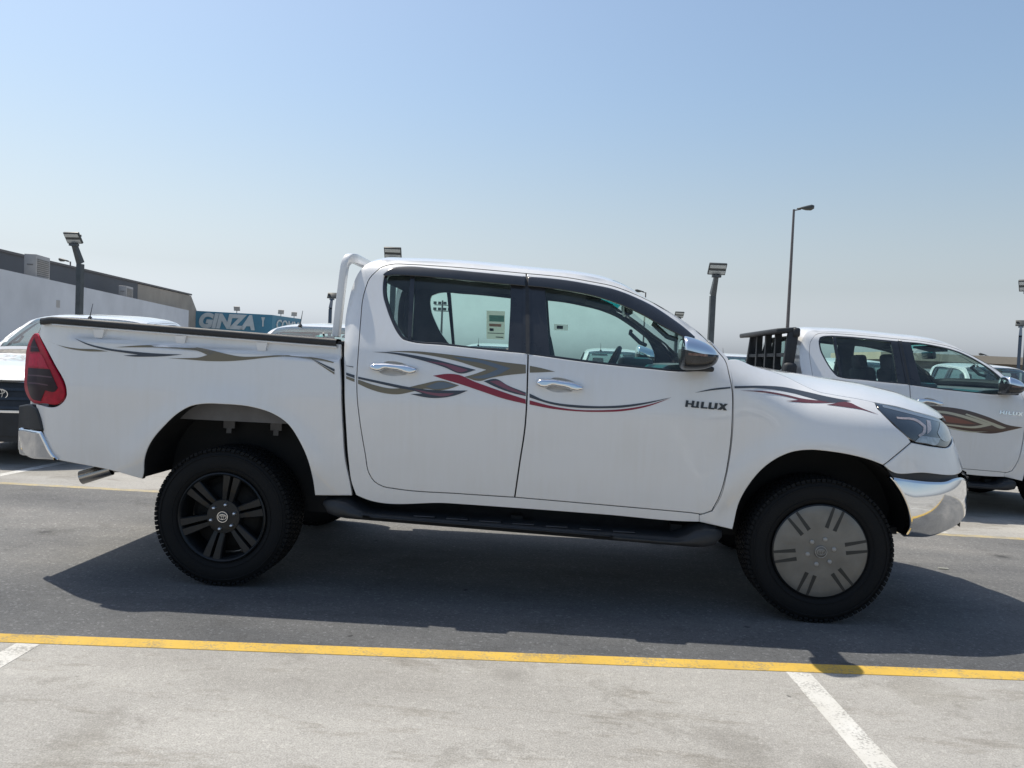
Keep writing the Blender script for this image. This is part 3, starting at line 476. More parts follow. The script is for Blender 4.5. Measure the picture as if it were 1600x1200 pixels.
# ---------------------------------------------------------------- the pickup
HERO_ONLY=('stripe_decal','window_visor','roll_bar','wheel_cover','film_slot','window_sticker','badge_lettering')
def both(f):
    for s in (-1,1): f(s)
def pick(cols,x0,x1):
    r={}
    for k,pl in cols.items():
        q=[p for p in pl if x0<=sum(a for a,_ in p)/len(p)<x1]
        if q: r[k]=q
    return r
def make_pickup():
    T=empty('pickup_truck')
    def side_step(s):
        R=[]; X=np.linspace(.535,2.60,44)
        for x in X:
            e=min(1,max(0,(x-.535)/.16)); g=min(1,max(0,(2.60-x)/.16)); rise=(1-sst(x,.64,.80)+sst(x,2.36,2.50)); rise=min(1,float(rise))
            zt_=.502-.0215*(x-.6)+.0; zb=.410-.026*(x-.6)
            top=zt_-.055*(1-rise); rnd=.0+.035*(1-math.sqrt(max(0,1-(1-min(e,1))**2)))+.035*(1-math.sqrt(max(0,1-(1-min(g,1))**2)))
            yo=.955-.10*(1-math.sqrt(max(0,1-(1-e)**2)))-.10*(1-math.sqrt(max(0,1-(1-g)**2)))
            R.append([(x,s*.70,zb+.03),(x,s*(yo-.05),zb+rnd),(x,s*(yo-.012),zb+.012+rnd),(x,s*yo,zb+.035+rnd*.5),(x,s*(yo-.006),top-.02-rnd*.3),(x,s*(yo-.02),top-.006-rnd*.4),(x,s*(yo-.04),top-rnd*.5),(x,s*(yo-.055),top-.004-rnd*.5),(x,s*.80,top+.004+.03*rise-rnd*.4),(x,s*.72,top+.01),(x,s*.715,.60)])
        st=grid_obj('side_step','x' and np.array(R),'black_plastic',T,flip=s>0)
        for i in (0,-1):
            mesh_obj('step_end',[R[i][k] for k in range(10)],[tuple(range(10))],'black_plastic',st,smooth=False)
        for k in range(7):
            x=1.08+k*.17; zt_=.502-.0215*(x-.6)-.055; m=MB(); m.box((x,s*.89,zt_+.004),(.11,.045,.006),bev=.002); m.build('step_tread','black_trim',st)
        for x in (.75,1.55,2.38): MB().box((x,s*.62,.43),(.06,.34,.035)).build('step_bracket','dark_underside',st)
    # ---- body sides
    def side(s):
        WZ[0]='cab'; cab=panel('cab_side',D['cab'],[D['rear_door_open'],D['front_door_open']],s,'white_paint',T,gap=0,bev=0,hgap=.0005,grid=.03)
        WZ[0]='bed'; bed=panel('bed_side',D['bed'],[],s,'white_paint',T,gap=.001,grid=.025); WZ[0]=None
        fen=panel('front_fender',clipx(D['fender']),[],s,'white_paint',T,grid=.022,gap=.0025)
        doors=[]
        for nm,op,win,gl,hd,rc,vis in (('rear_door','rear_door_open','rear_win','rear_glass_in','handle_r','hrec_r','visor_rear'),('front_door','front_door_open','front_win','front_glass_in','handle_f','hrec_f','visor_front')):
            d=panel(nm,D[op],[D[win],D[rc]],s,'white_paint',T,gap=.0035,hgap=.001,grid=.025,bev=.003); doors.append(d)
            panel('window_frame',D[win],[D[gl]],s,'black_trim',d,lift=-.004,gap=0,bev=.002,hgap=0,lip=.03,grid=.04)
            A=smooth_poly(D[gl]); V,F,_=fill([offset(A,.004)],.05)
            mesh_obj('window_glass',surf(V,-.014,s),[tuple(f) for f in F] if s<0 else [tuple(f[::-1]) for f in F],'window_glass',d,normals=surf_n(V,s))
            if nm=='rear_door': panel('window_divider',D['rear_divider'],[],s,'black_trim',d,lift=-.003,gap=0,bev=.001,lip=.02,grid=.05)
            decal('pillar_trim',[D['pt_r' if nm=='rear_door' else 'pt_f']],s,'black_trim',d,lift=.0012,ang=10)
            # handle: recessed dish, grip bar
            RC=smooth_poly(D[rc],step=.008,ang=80); RC=offset(RC,.003); V,F,_=fill([RC],.012); q=1-np.clip(edge_dist(V,RC)/.030,0,1); S=surf(V,-.002,s); S[:,1]-=s*.020*np.sqrt(np.clip(1-q*q,0,1))
            grid_like=[tuple(f) for f in F] if s<0 else [tuple(f[::-1]) for f in F]; mesh_obj('handle_dish',S,grid_like,'white_paint',d)
            hp=smooth_poly(D[hd],step=.006,ang=80); V,F,idx=fill([hp],.006)
            dd=np.minimum(edge_dist(V,hp),.011); S=surf(V,.012,s); S[:,1]+=s*(.030*np.sqrt(np.clip(1-(1-dd/.011)**2,0,1)))
            v=list(S); f=[tuple(q) for q in F]; r=idx[0]; k=len(v); v+=list(surf(hp,.0,s)); n=len(r)
            f+=[(r[i],k+i,k+(i+1)%n,r[(i+1)%n]) for i in range(n)]
            if s>0: f=[q[::-1] for q in f]
            mesh_obj('door_handle',v,f,'chrome',d)
            if s<0: panel('window_visor',D[vis],[],s,'smoked_trim',d,lift=.022,gap=0,bev=.006,lip=.03,grid=.03)
        lamp=panel('tail_light',D['tail'],[],s,'lamp_red',T,lift=.006,gap=.001,bev=.005,grid=.018)
        [decal('lamp_segment',[D[k]],s,'lamp_dark',lamp,lift=.0078) for k in ('tail_d1','tail_d2')]; [decal('lamp_rib',[D[k]],s,'lamp_rib',lamp,lift=.0083) for k in ('tail_l1','tail_l2','tail_l3')]; decal('lamp_band',[D['tail_r1']],s,'lamp_bright',lamp,lift=.0082)
        hl=panel('headlight',clipx(D['headlight']),[],s,'lamp_smoke',T,lift=.003,gap=.001,bev=.004,grid=.018)
        decal('light_strip',[clipx(D['hl_strip'])],s,'lamp_grey',hl,lift=.0045)
        [decal('running_light',[clipx(D[k])],s,'lamp_line',hl,lift=.005) for k in ('hl_drl','hl_drl2')]
        [decal('lamp_reflector',[clipx(D[k])],s,'lamp_silver',hl,lift=.0055) for k in ('hl_chrome','hl_clear')]
        bp=panel('bumper_side',clipx(D['bumper']),[],s,'white_paint',T,grid=.018,gap=.002)
        panel('bumper_gap',clipx(D['gap_strip']),[],s,'black_plastic',T,lift=-.012,gap=0,grid=.03)
        panel('bumper_corner',clipx(D['bchrome']),[],s,'chrome',T,lift=.012,gap=0,bev=.012,lip=.06,grid=.015,step=.012,ex=lambda x,z:.042*(1-np.clip((z-.60)/.17,-1,1)**2))
        panel('rear_step',D['rbump_black'],[],s,'black_plastic',T,lift=.014,gap=0,bev=.01,lip=.05,grid=.02)
        panel('rear_bumper_corner',D['rbump_chrome'],[],s,'chrome',T,lift=.02,gap=0,bev=.014,lip=.05,grid=.018,step=.012)
        # ---- wheel arch liner, turned-in lip
        for arch,pg in (('arch_r','inner_panel_grey'),('arch_f',None)):
            A=smooth_poly(D[arch],closed=False); w0=wfun(A[:,0],A[:,1])
            c=np.array([A[:,0].mean(),WR]); big=A+(A-c)*.02
            rows=[np.stack([A[:,0],s*(w0-.004),A[:,1]],1),np.stack([A[:,0],s*(w0-.03),A[:,1]],1),np.stack([big[:,0],s*(w0-.034),big[:,1]],1),np.stack([big[:,0],0*w0+s*.56,big[:,1]],1)]
            grid_obj('wheel_liner',np.array(rows),'liner_black',T,flip=s>0)
            lo=A[:,1].min(); bw=[(a,s*.56,b) for a,b in big]+[(big[-1,0],s*.56,.36),(big[0,0],s*.56,.36)]
            mesh_obj('inner_wing',bw,[tuple(range(len(bw)))],'liner_black',T,smooth=False)
            if pg:
                m=MB(); m.box((.12,s*.60,.925),(.56,.012,.12)); pn=m.build('bed_inner_panel',pg,T)
                for bx in (-.083,.184):
                    m=MB(); m.box((bx,s*.612,.862),(.066,.012,.10),bev=.004); m.box((bx,s*.612,.80),(.028,.01,.03)); m.build('panel_bracket',pg,pn)
        # ---- tie-down hooks under the rail and rail cap
        xs=np.linspace(-1.015,.585,60); zt=1.357-.0365*(xs+.2)-.012*np.exp(-((xs+1.015)/.05)**2); R=[]
        cs=[(-.012,-.034),(.006,-.034),(.012,-.028),(.014,-.012),(.010,-.002),(0,.002),(-.03,.003),(-.07,.002),(-.085,-.004),(-.088,-.03),(-.012,-.034)]
        for x,z in zip(xs,zt):
            wr=float(np.interp(z-.05,*T_BED))*float(np.interp(x+1.5,*T_PF)) if False else float(wfun(x,z-.03))+.016
            R.append([(x,s*(wr+a),z+b) for a,b in cs])
        rl=grid_obj('bed_rail',np.array(R),'black_plastic',T,flip=s<0)
        R2=[[(x,s*(float(wfun(x,z-.04))+.016+a),z+b) for a,b in ((-.03,-.034),(-.002,-.034),(.004,-.038),(.003,-.044),(-.03,-.048))] for x,z in zip(xs[3:],zt[3:])]
        grid_obj('rail_lip',np.array(R2),'white_paint',T,flip=s<0)
        for px in (-.69,-.245,.19):
            z=1.357-.0365*(px+.2)-.046; m=MB()
            w=float(wfun(px,z-.02))
            m.add([(px-.030,s*(w-.01),z),(px+.030,s*(w-.01),z),(px+.022,s*(w-.01),z-.045),(px-.024,s*(w-.01),z-.045),(px-.030,s*(w+.017),z),(px+.030,s*(w+.017),z),(px+.020,s*(w+.013),z-.045),(px-.022,s*(w+.013),z-.045)],[(0,1,2,3),(4,7,6,5),(0,4,5,1),(1,5,6,2),(2,6,7,3),(3,7,4,0)])
            m.build('tie_hook','white_paint',T)
        # ---- dark backing so panel gaps never look through
        ins=[(x,z) for x,z in D['cab']]
        wins=[D['rear_glass_in'],D['front_glass_in']]
        A=smooth_poly(ins); lo=[offset(A,-.012)]+[offset(smooth_poly(w_),.004) for w_ in wins]
        V,F,_=fill(lo,.06); WZ[0]='cab'; mesh_obj('cabin_trim',surf(V,-.045,s),[tuple(f) for f in F],'cabin_grey',T); WZ[0]=None
        A=[(.53,.55),(.53,1.30),(.68,1.31),(.70,.55)]; V,F,_=fill([smooth_poly(A)],.05); mesh_obj('gap_seal',surf(V,-.03,s),[tuple(f) for f in F],'dark_underside',T)
        A=smooth_poly(clipx(D['fender'])); V,F,_=fill([offset(A,-.004)],.06); mesh_obj('fender_inner',surf(V,-.028,s),[tuple(f) for f in F],'dark_underside',T)
        # ---- side step
        if s<0: side_step(s)
        # ---- wing mirror
        c=Vector((2.335,0,1.335)); V=[];nu,nv=36,48
        def ell(u,v):
            cu=math.cos(u); x=cu*math.cos(v); y=cu*math.sin(v); z=math.sin(u)
            sg=lambda q,e:math.copysign(abs(q)**e,q)
            x,y,z=sg(x,.8),sg(y,.75),sg(z,.8)
            X=c.x+(x*.158 if x>0 else x*.026); Z=c.z+z*.080-.20*(X-c.x)*(1 if z>0 else .15)-.004; Y=1.05+y*.10
            return (X,s*Y,Z)
        P=np.array([[ell(-math.pi/2+math.pi*i/nu,2*math.pi*j/nv) for j in range(nv+1)] for i in range(nu+1)])
        mh=grid_obj('wing_mirror',P,'black_trim',T,sel=lambda i,j:i<19,flip=s<0)
        grid_obj('mirror_cap',P,'chrome',mh,sel=lambda i,j:i>=19,flip=s<0)
        cc=np.array((c.x,s*1.05,c.z)); Pc=cc+(P-cc)*1.02
        def amb(i,j):
            q=P[i:i+2,j:j+2].mean((0,1)); return i==17 and 2.34<q[0]<2.43 and s*q[1]>1.0
        grid_obj('mirror_indicator',Pc,'lamp_amber',mh,sel=amb,flip=s<0)
        m=MB(); m.box((2.425,s*.94,1.258),(.13,.12,.026),bev=.01); m.build('mirror_arm','black_plastic',mh)
        return cab,bed,fen,doors
    cab,bed,fen,doors=side(-1); side(1)
    decal('pillar_seal',[D['pt_c']],-1,'black_plastic',cab,lift=.0022,ang=10); decal('pillar_seal',[D['pt_c']],1,'black_plastic',cab,lift=.0022,ang=10)
    # ---- decals, near side only is in view; the far side carries the same set
    for s in (-1,):
        for host,x0,x1 in ((bed,-9,.6),(cab,.6,.70),(doors[0],.70,1.565),(doors[1],1.565,2.6),(fen,2.6,9)):
            for k,pl in pick({k:v for k,v in DEC.items() if k!='hilux'},x0,x1).items():
                for q_ in pl: decal('stripe_decal',[q_],s,('maroon' if k=='red' and x0>=2.6 else k)+'_vinyl',host,lift={'taupe':.0015,'slate':.0021,'blue':.0024,'mauve':.0027,'red':.0018}[k])
        decal('badge_lettering',DEC['hilux'],s,'badge_black',doors[1],lift=.005,thick=.005,step=.02,ang=10)
    # ---- roof, back wall, windscreen: one loft from side to side over the cab outline
    ct=smooth_poly(D['cab_top'],closed=False,step=.02); ct=resample(ct,110)
    d=np.gradient(ct,axis=0); d/=np.linalg.norm(d,axis=1)[:,None]; n2=np.stack([-d[:,1],d[:,0]],1)
    for _ in range(6): n2[1:-1]=(n2[:-2]+n2[1:-1]*2+n2[2:])/4
    n2/=np.linalg.norm(n2,axis=1)[:,None]
    WZ[0]='cab'; w=wfun(ct[:,0],ct[:,1]); WZ[0]=None; us=np.sin(np.linspace(-math.pi/2,math.pi/2,41))
    ws=sst(ct[:,0],1.9,2.25); bk=1-sst(ct[:,1],1.62,1.76) if False else np.where(ct[:,0]<.75,1-sst(ct[:,1],1.6,1.77),0)
    cr=.052*(1-ws)*(1-bk)+.040*ws+.03*bk; pw=4*(1-ws)+3.2*ws
    P=np.zeros((len(ct),len(us),3))
    for j,u in enumerate(us):
        q=cr*(1-np.abs(u)**pw); P[:,j,0]=ct[:,0]+n2[:,0]*q; P[:,j,2]=ct[:,1]+n2[:,1]*q; P[:,j,1]=u*w
    ih=int(np.argmax((ct[:,0]>2.0)&(ct[:,1]<1.70))); ib=int(np.argmax(ct[:,0]>2.545))
    xm=(ct[:-1,0]+ct[1:,0])/2; zm=(ct[:-1,1]+ct[1:,1])/2
    um=(us[:-1]+us[1:])/2
    ws_sel=lambda i,j: ih<=i<ib and abs(um[j])<.91
    rw_sel=lambda i,j: xm[i]<.70 and 1.40<zm[i]<1.70 and abs(um[j])<.80
    grid_obj('cab_roof',P,'white_paint',T,sel=lambda i,j: not ws_sel(i,j) and not rw_sel(i,j),flip=True)
    wsn=grid_obj('windscreen',P,'windscreen_glass',T,sel=ws_sel,flip=True)
    grid_obj('rear_window',P,'windscreen_glass',T,sel=rw_sel,flip=True)
    # inner lining
    Pi=P.copy(); Pi[:,:,0]-=n2[:,0][:,None]*.045; Pi[:,:,2]-=n2[:,1][:,None]*.045; Pi[:,:,1]*=.945
    grid_obj('headlining',Pi,'cabin_grey',T,sel=lambda i,j: not ws_sel(i,j) and not rw_sel(i,j))
    # tinted band at the top of the windscreen
    Pb=P.copy(); Pb[:,:,0]-=n2[:,0][:,None]*.004; Pb[:,:,2]-=n2[:,1][:,None]*.004
    grid_obj('sun_band',Pb,'teal_tint',wsn,sel=lambda i,j: ih<=i<ih+6 and abs(um[j])<.91)
    # cowl between windscreen and bonnet
    e=P[-1]; E=smooth_poly(D['hood_edge'],closed=False,step=.02); E=np.array([p for p in E if p[0]<=3.80]); E=resample(E,48)
    CN=resample([(2.80,1.292),(2.92,1.282),(3.037,1.268),(3.254,1.243),(3.472,1.219),(3.688,1.178),(3.849,1.125),(3.95,1.075),(3.985,1.045)],48)
    wE=wfun(E[:,0],E[:,1])-.004; H=np.zeros((48,41,3))
    for j,u in enumerate(us):
        f=abs(u)**3.0; g=u*u
        H[:,j,0]=CN[:,0]+(E[:,0]-CN[:,0])*g; H[:,j,2]=CN[:,1]+(E[:,1]-CN[:,1])*f; H[:,j,1]=u*wE
    hd=grid_obj('hood',H,'white_paint',T,flip=True)
    # pressed lines along the bonnet and its turned down edges
    sk=np.array([[H[i,j] for i in range(48)] for j in (0,)]+[[H[i,0]-np.array((0,-.012,.03)) for i in range(48)]]); grid_obj('hood_edge',sk,'white_paint',hd)
    sk=np.array([[H[i,-1] for i in range(48)]]+[[H[i,-1]-np.array((0,.012,.03)) for i in range(48)]]); grid_obj('hood_edge',sk,'white_paint',hd,flip=True)
    cw=np.array([e,np.stack([(e[:,0]+H[0,:,0])/2,e[:,1],np.minimum(e[:,2],H[0,:,2])-.02],1),H[0]]); grid_obj('cowl','' or cw,'black_plastic',T,flip=True)
    # ---- nose
    def nose(name,z0,z1,lift,bulge,material,parent,nz=10,narrow=1.0):
        R=[]
        for z in np.linspace(z0,z1,nz):
            xe=XE(z); wz=float(wfun(xe,z))+lift; R.append([(xe+lift*.5+bulge*(1-u*u),u*wz*narrow,z) for u in np.linspace(-1,1,25)])
        return grid_obj(name,np.array(R),material,parent)
    gr=nose('grille',.74,1.035,-.012,.055,'black_plastic',T)
    for z in (.775,.865,.955): nose('grille_bar',z-.014,z+.014,.004,.058,'black_trim',gr,3,.93)
    nose('grille_trim',1.022,1.05,.006,.06,'chrome',gr,3); nose('grille_trim',.728,.752,.010,.06,'chrome',gr,3)
    m=MB(); ring_strip(m,.075,.052,.008,0); ring_strip(m,.024,.05,.007,0); ring_strip(m,.045,.020,.007,0,(0,.024))
    m.v=[(XE(.9)+.070-p[1],p[0],.905+p[2]) for p in m.v]; m.build('grille_emblem','chrome',gr)
    nose('front_bumper',.50,.728,.022,.055,'chrome',T); nose('bumper_lower',.44,.50,.0,.05,'black_plastic',T,4)
    # ---- tail
    wt=float(wfun(-1.13,1.0))
    m=MB(); m.box((-1.085,0,.99),(.06,1.60,.60),bev=.02); tg=m.build('tailgate','white_paint',T)
    MB().box((-1.122,0,1.16),(.02,.22,.05),bev=.006).build('tailgate_handle','chrome',tg)
    m=MB(); m.box((-1.11,0,.70),(.20,1.50,.16),bev=.02); m.build('rear_bumper','chrome',T)
    # bed: floor, inner sides, front wall
    m=MB(); m.box((-.26,0,.885),(1.74,1.572,.03)); m.box((.585,0,1.10),(.03,1.62,.44)); m.box((-.22,-.775,1.09),(1.58,.03,.38)); m.box((-.22,.775,1.09),(1.58,.03,.38)); m.build('cargo_bed','inner_panel_grey',T)
    # ---- underside
    m=MB()
    for s in (-1,1): m.box((1.75,s*.42,.48),(3.0,.08,.12)); m.box((-.45,s*.42,.66),(1.3,.08,.10))
    m.box((1.60,0,.55),(1.75,1.62,.08)); m.box((3.1,0,.62),(1.1,1.0,.22)); m.box((1.0,.25,.42),(.9,.4,.16)); m.tube([(0,-.62,.368),(0,.62,.368)],.05); m.tube([(3.085,-.6,.36),(3.085,.6,.36)],.04); m.lathe([(0,-.15),(.11,-.1),(.14,0),(.11,.1),(0,.15)],20,c=(0,0,.368)); m.tube([(0,0,.4),(2.1,0,.46)],.04)
    m.build('underbody','dark_underside',T,edge=40)
    m=MB(); m.tube([(-.58,-.42,.55),(-.86,-.47,.525)],.024,12); m.tube([(-.84,-.47,.527),(-1.0,-.50,.472)],[.038,.041],24,caps=False); m.tube([(-1.0,-.497,.474),(-.93,-.485,.497)],[.036,.034],20); m.build('exhaust_pipe','satin_steel',T,edge=40)
    m=MB(); m.box((3.56,-.62,.475),(.20,.10,.012)); m.box((3.50,-.72,.465),(.03,.02,.035)); m.build('splash_shield','dark_underside',T)
    # ---- cabin
    m=MB(); m.box((1.55,0,.80),(1.80,1.50,.06)); m.box((.76,0,1.02),(.06,1.45,.45)); m.build('cabin_floor','cabin_grey',T)
    for y in (-.37,.37):
        m=MB(); m.box((1.90,y,.98),(.50,.50,.14),bev=.05); m.box((1.665,y,1.20),(.13,.48,.52),Matrix.Rotation(rad(-14),3,'Y'),bev=.05); m.box((1.585,y,1.50),(.09,.26,.17),Matrix.Rotation(rad(-10),3,'Y'),bev=.035); m.build('front_seat','seat_fabric',T,edge=40)
    m=MB(); m.box((1.02,0,.95),(.46,1.30,.14),bev=.04); m.box((.83,0,1.10),(.10,1.28,.36),Matrix.Rotation(rad(-12),3,'Y'),bev=.03); m.build('rear_bench','seat_fabric',T,edge=40)
    for y in (-.36,.36): MB().box((.80,y,1.30),(.07,.25,.12),bev=.03).build('headrest','seat_fabric',T,edge=40)
    m=MB(); pr=[(2.20,.90),(2.16,1.06),(2.20,1.20),(2.30,1.268),(2.45,1.285),(2.66,1.29),(2.66,.9)]; n=len(pr)
    m.add([(x,y,z) for y in (-.76,.76) for x,z in pr],[tuple(range(n)),tuple(range(2*n-1,n-1,-1))]+[(i,(i+1)%n,n+(i+1)%n,n+i) for i in range(n)]); m.box((2.24,.38,1.275),(.2,.42,.075),bev=.03); dsh=m.build('dashboard','dash_plastic',T,edge=35)
    m=MB(); rot=Matrix.Rotation(rad(-66),3,'Y'); cc=Vector((2.06,.38,1.20))
    m.tube([cc+rot@Vector((.185*math.cos(t),.185*math.sin(t),0)) for t in [2*math.pi*k/36 for k in range(37)]],.016,8,caps=False)
    for t in (0,2.2,4.1): m.tube([cc,cc+rot@Vector((.18*math.cos(t),.18*math.sin(t),0))],.014,6)
    m.lathe([(0,-.02),(.05,-.015),(.055,.02)],16,'x',tuple(cc)); m.build('steering_wheel','black_plastic',T)
    m=MB(); m.box((2.14,.0,1.60),(.05,.23,.075),Matrix.Rotation(rad(-10),3,'Y'),bev=.015); m.tube([(2.15,0,1.62),(2.20,0,1.67)],.012,6); m.build('rearview_mirror','black_trim',T)
    for s in (-1,1):
        m=MB(); m.tube([(2.235,s*.70,1.50),(2.225,s*.665,1.485),(2.30,s*.675,1.42),(2.345,s*.71,1.405)],.014,8); m.build('grab_handle','dash_plastic',T)
        m=MB(); m.tube([(1.50,s*.70,1.58),(1.50,s*.735,1.2),(1.47,s*.74,1.0)],.018,4); m.build('seat_belt','seat_fabric',T)
    m=MB(); m.box((1.98,-.36,1.655),(.17,.36,.018),Matrix.Rotation(rad(12),3,'Y')); m.box((1.98,.36,1.655),(.17,.36,.018),Matrix.Rotation(rad(12),3,'Y')); m.build('sun_visor','cabin_grey',T)
    # stickers on the far windows
    def sticker(pl,lift,material,par): 
        return decal('window_sticker' if par is T else 'sticker_print',pl,1,material,par,lift=lift,ang=10,step=.05,grid=.1)
    q=lambda x0,z0,x1,z1:[(x0,z0),(x1,z0),(x1,z1),(x0,z1)]
    st=sticker([q(1.203,1.405,1.335,1.605)],-.03,'paper',T)
    sticker([q(1.222,1.53,1.33,1.575)],-.0315,'paper_green',st); sticker([q(1.222,1.495,1.31,1.515)],-.0315,'paper_red',st); sticker([q(1.21,1.445,1.33,1.450),q(1.225,1.462,1.255,1.482),q(1.27,1.417,1.325,1.424)],-.0315,'paper_ink',st)
    st=sticker([q(1.69,1.487,1.79,1.53)],-.03,'paper_grey',T); sticker([q(1.71,1.497,1.755,1.52)],-.0315,'paper_ink',st)
    # roof antenna
    m=MB(); m.lathe([(.028,0),(.022,.012),(.008,.03)],14,'z',(2.0,-.34,1.745)); m.tube([(2.0,-.34,1.77),(1.93,-.34,1.93)],[.006,.003],6); m.build('roof_antenna','black_plastic',T)
    # wheels
    for x,cv,ph in ((0,False,17),(3.085,True,13)):
        for s in (-1,1):
            wh=make_wheel(T,cv,ph); wh.location=(x,s*.7475,WR)
            if s>0: wh.rotation_euler=(0,0,math.pi)
    # white hoop behind the cab
    hoop=[(.543,-.745,1.345),(.551,-.737,1.48),(.560,-.727,1.62),(.567,-.719,1.715),(.574,-.709,1.750),(.586,-.690,1.769),(.596,-.655,1.774)]
    hoop=[tuple(p) for p in np.array(hoop)]
    pts=hoop+[(.600,-.60,1.775),(.600,-.3,1.775),(.600,.3,1.775),(.600,.60,1.775)]+[(a,-b,c_) for a,b,c_ in reversed(hoop)]
    n_=len(pts); pp=[]
    for i in range(n_-1):
        p0,p1,p2,p3=[Vector(pts[max(0,min(n_-1,i+k))]) for k in (-1,0,1,2)]
        for q in range(5):
            u=q/5; pp.append(.5*((2*p1)+(p2-p0)*u+(2*p0-5*p1+4*p2-p3)*u*u+(3*p1-p0-3*p2+p3)*u**3))
    pp.append(Vector(pts[-1])); m=MB(); V=[];F=[]; pv=None; K=16
    for i,p in enumerate(pp):
        d_=(pp[min(i+1,len(pp)-1)]-pp[max(i-1,0)]).normalized(); ax=Vector((1,0,0)); ax=(ax-d_*ax.dot(d_)).normalized(); b=d_.cross(ax)
        for k in range(K):
            tt=2*math.pi*k/K; ca,sa=math.cos(tt),math.sin(tt); sg=lambda v:math.copysign(abs(v)**.22,v)
            V.append(p+ax*sg(ca)*.018+b*sg(sa)*.026)
    for i in range(len(pp)-1):
        for k in range(K): F.append((i*K+k,i*K+(k+1)%K,(i+1)*K+(k+1)%K,(i+1)*K+k))
    m.add(V,F,True); m.build('roll_bar','white_paint',T)
    return T
mat('smoked_trim',(.018,.021,.026),.22,coat=.35,var=.15,scale=5); paper_mat('paper_grey',(.55,.57,.57))
glass('teal_tint',(.05,.62,.66))
def copy_tree(o,parent=None,skip=(),only=None,dz=0,depth=0):
    c=o.copy(); COL.objects.link(c); c.parent=parent
    if depth==1 and dz and not o.name.startswith('wheel.') and o.name!='wheel': c.location.z+=dz
    for ch in list(o.children):
        base=ch.name.split('.')[0]
        if base in skip: continue
        copy_tree(ch,c,skip,only,dz,depth+1)
    return c
hero=make_pickup()
tag(hero,'white double cab pickup with swirling red and taupe stripes parked side-on in front','pickup truck')
LOW=-.11
def place(src,loc,rz,label,group=None,skip=HERO_ONLY):
    c=copy_tree(src,None,skip,None,LOW if src is hero else 0); c.location=loc; c.rotation_euler=(0,0,rz)
    for k in ('group',):
        if k in c: del c[k]
    tag(c,label,'pickup truck',group); return c
# second pickup, alongside on the right
sec=place(hero,(3.42,3.42,0),0,'white pickup with brown swoosh decal and black bed rack, nose out of frame at right','white pickups parked in the lot',HERO_ONLY+('roof_antenna',))
fd=[c for c in sec.children if c.name.startswith('front_door')][0]
for k,pl in DEC2.items():
    for q_ in pl: o=decal('stripe_decal',[q_],-1,k+'_vinyl',fd,lift={'brown':.0015,'cream':.0024,'rust':.0020}[k])
o=decal('badge_lettering',DEC['hilux'],-1,'chrome',fd,lift=.005,thick=.005,step=.02,ang=10)
m=MB()
for y in (-.72,.72): m.box((.515,y,1.43),(.10,.055,.46),Matrix.Rotation(rad(6),3,'Y'),bev=.012)
for y in (-.36,0,.36): m.box((.50,y,1.42),(.06,.05,.46))
m.box((.47,0,1.652),(.20,1.50,.05),Matrix.Rotation(rad(-6),3,'Y'),bev=.015); m.box((.50,0,1.42),(.04,1.42,.035)); m.box((.50,0,1.21),(.06,1.5,.05)); m.box((.56,-.73,1.635),(.07,.07,.09),bev=.02); m.box((.56,.73,1.635),(.07,.07,.09),bev=.02)
m.box((.50,-.80,1.27),(.12,.09,.15),bev=.03)
m.build('bed_rack','black_plastic',sec)
# row behind, facing the camera
LIGHT=HERO_ONLY+('panel_bracket','step_tread','hub_emblem')
g='white pickups parked in the lot'
LOW=-.20
rowA=place(hero,(-4.42,6.39,0),rad(-80),'white pickup facing the camera behind the striped pickup, chrome barred grille at left edge',g,LIGHT)
for ch in rowA.children:
    if ch.name.split('.')[0] in ('front_bumper','bumper_corner'): ch.data=ch.data.copy(); ch.data.materials[0]=MAT['black_plastic']
place(rowA,(-7.45,6.75,0),rad(-90),'white pickup cut off by the left edge, only its windscreen pillar and mirror showing',g)
place(rowA,(-.97,6.1,0),rad(-90),'white pickup whose roof shows above the bed rail beside the white hoop',g)
for x,l in ((.20,'white pickup seen through the rear door window of the striped pickup'),(3.05,'white pickup seen through the front door window, left of the steering wheel'),(5.85,'white pickup in the back row behind the rear windows of the brown striped one'),(8.6,'white pickup in the back row behind the front window of the brown striped one'),(11.5,'white pickup under the beige canopy at the right edge')):
    place(rowA,(x,15.1,0),rad(-90),l,g)
for x,l in ((5.4,'white pickup parked opposite, mirrored in the chrome front bumper corner'),(8.3,'farther white pickup parked opposite, mirrored beside the first in the bumper')):
    place(rowA,(x,-11.3,0),rad(90),l,g)
for ch in rowA.children:
    if ch.name.startswith('roof_antenna'): ch.location.y+=.34
for ch in list(hero.children):
    if ch.name.startswith('roof_antenna'): bpy.data.objects.remove(ch)
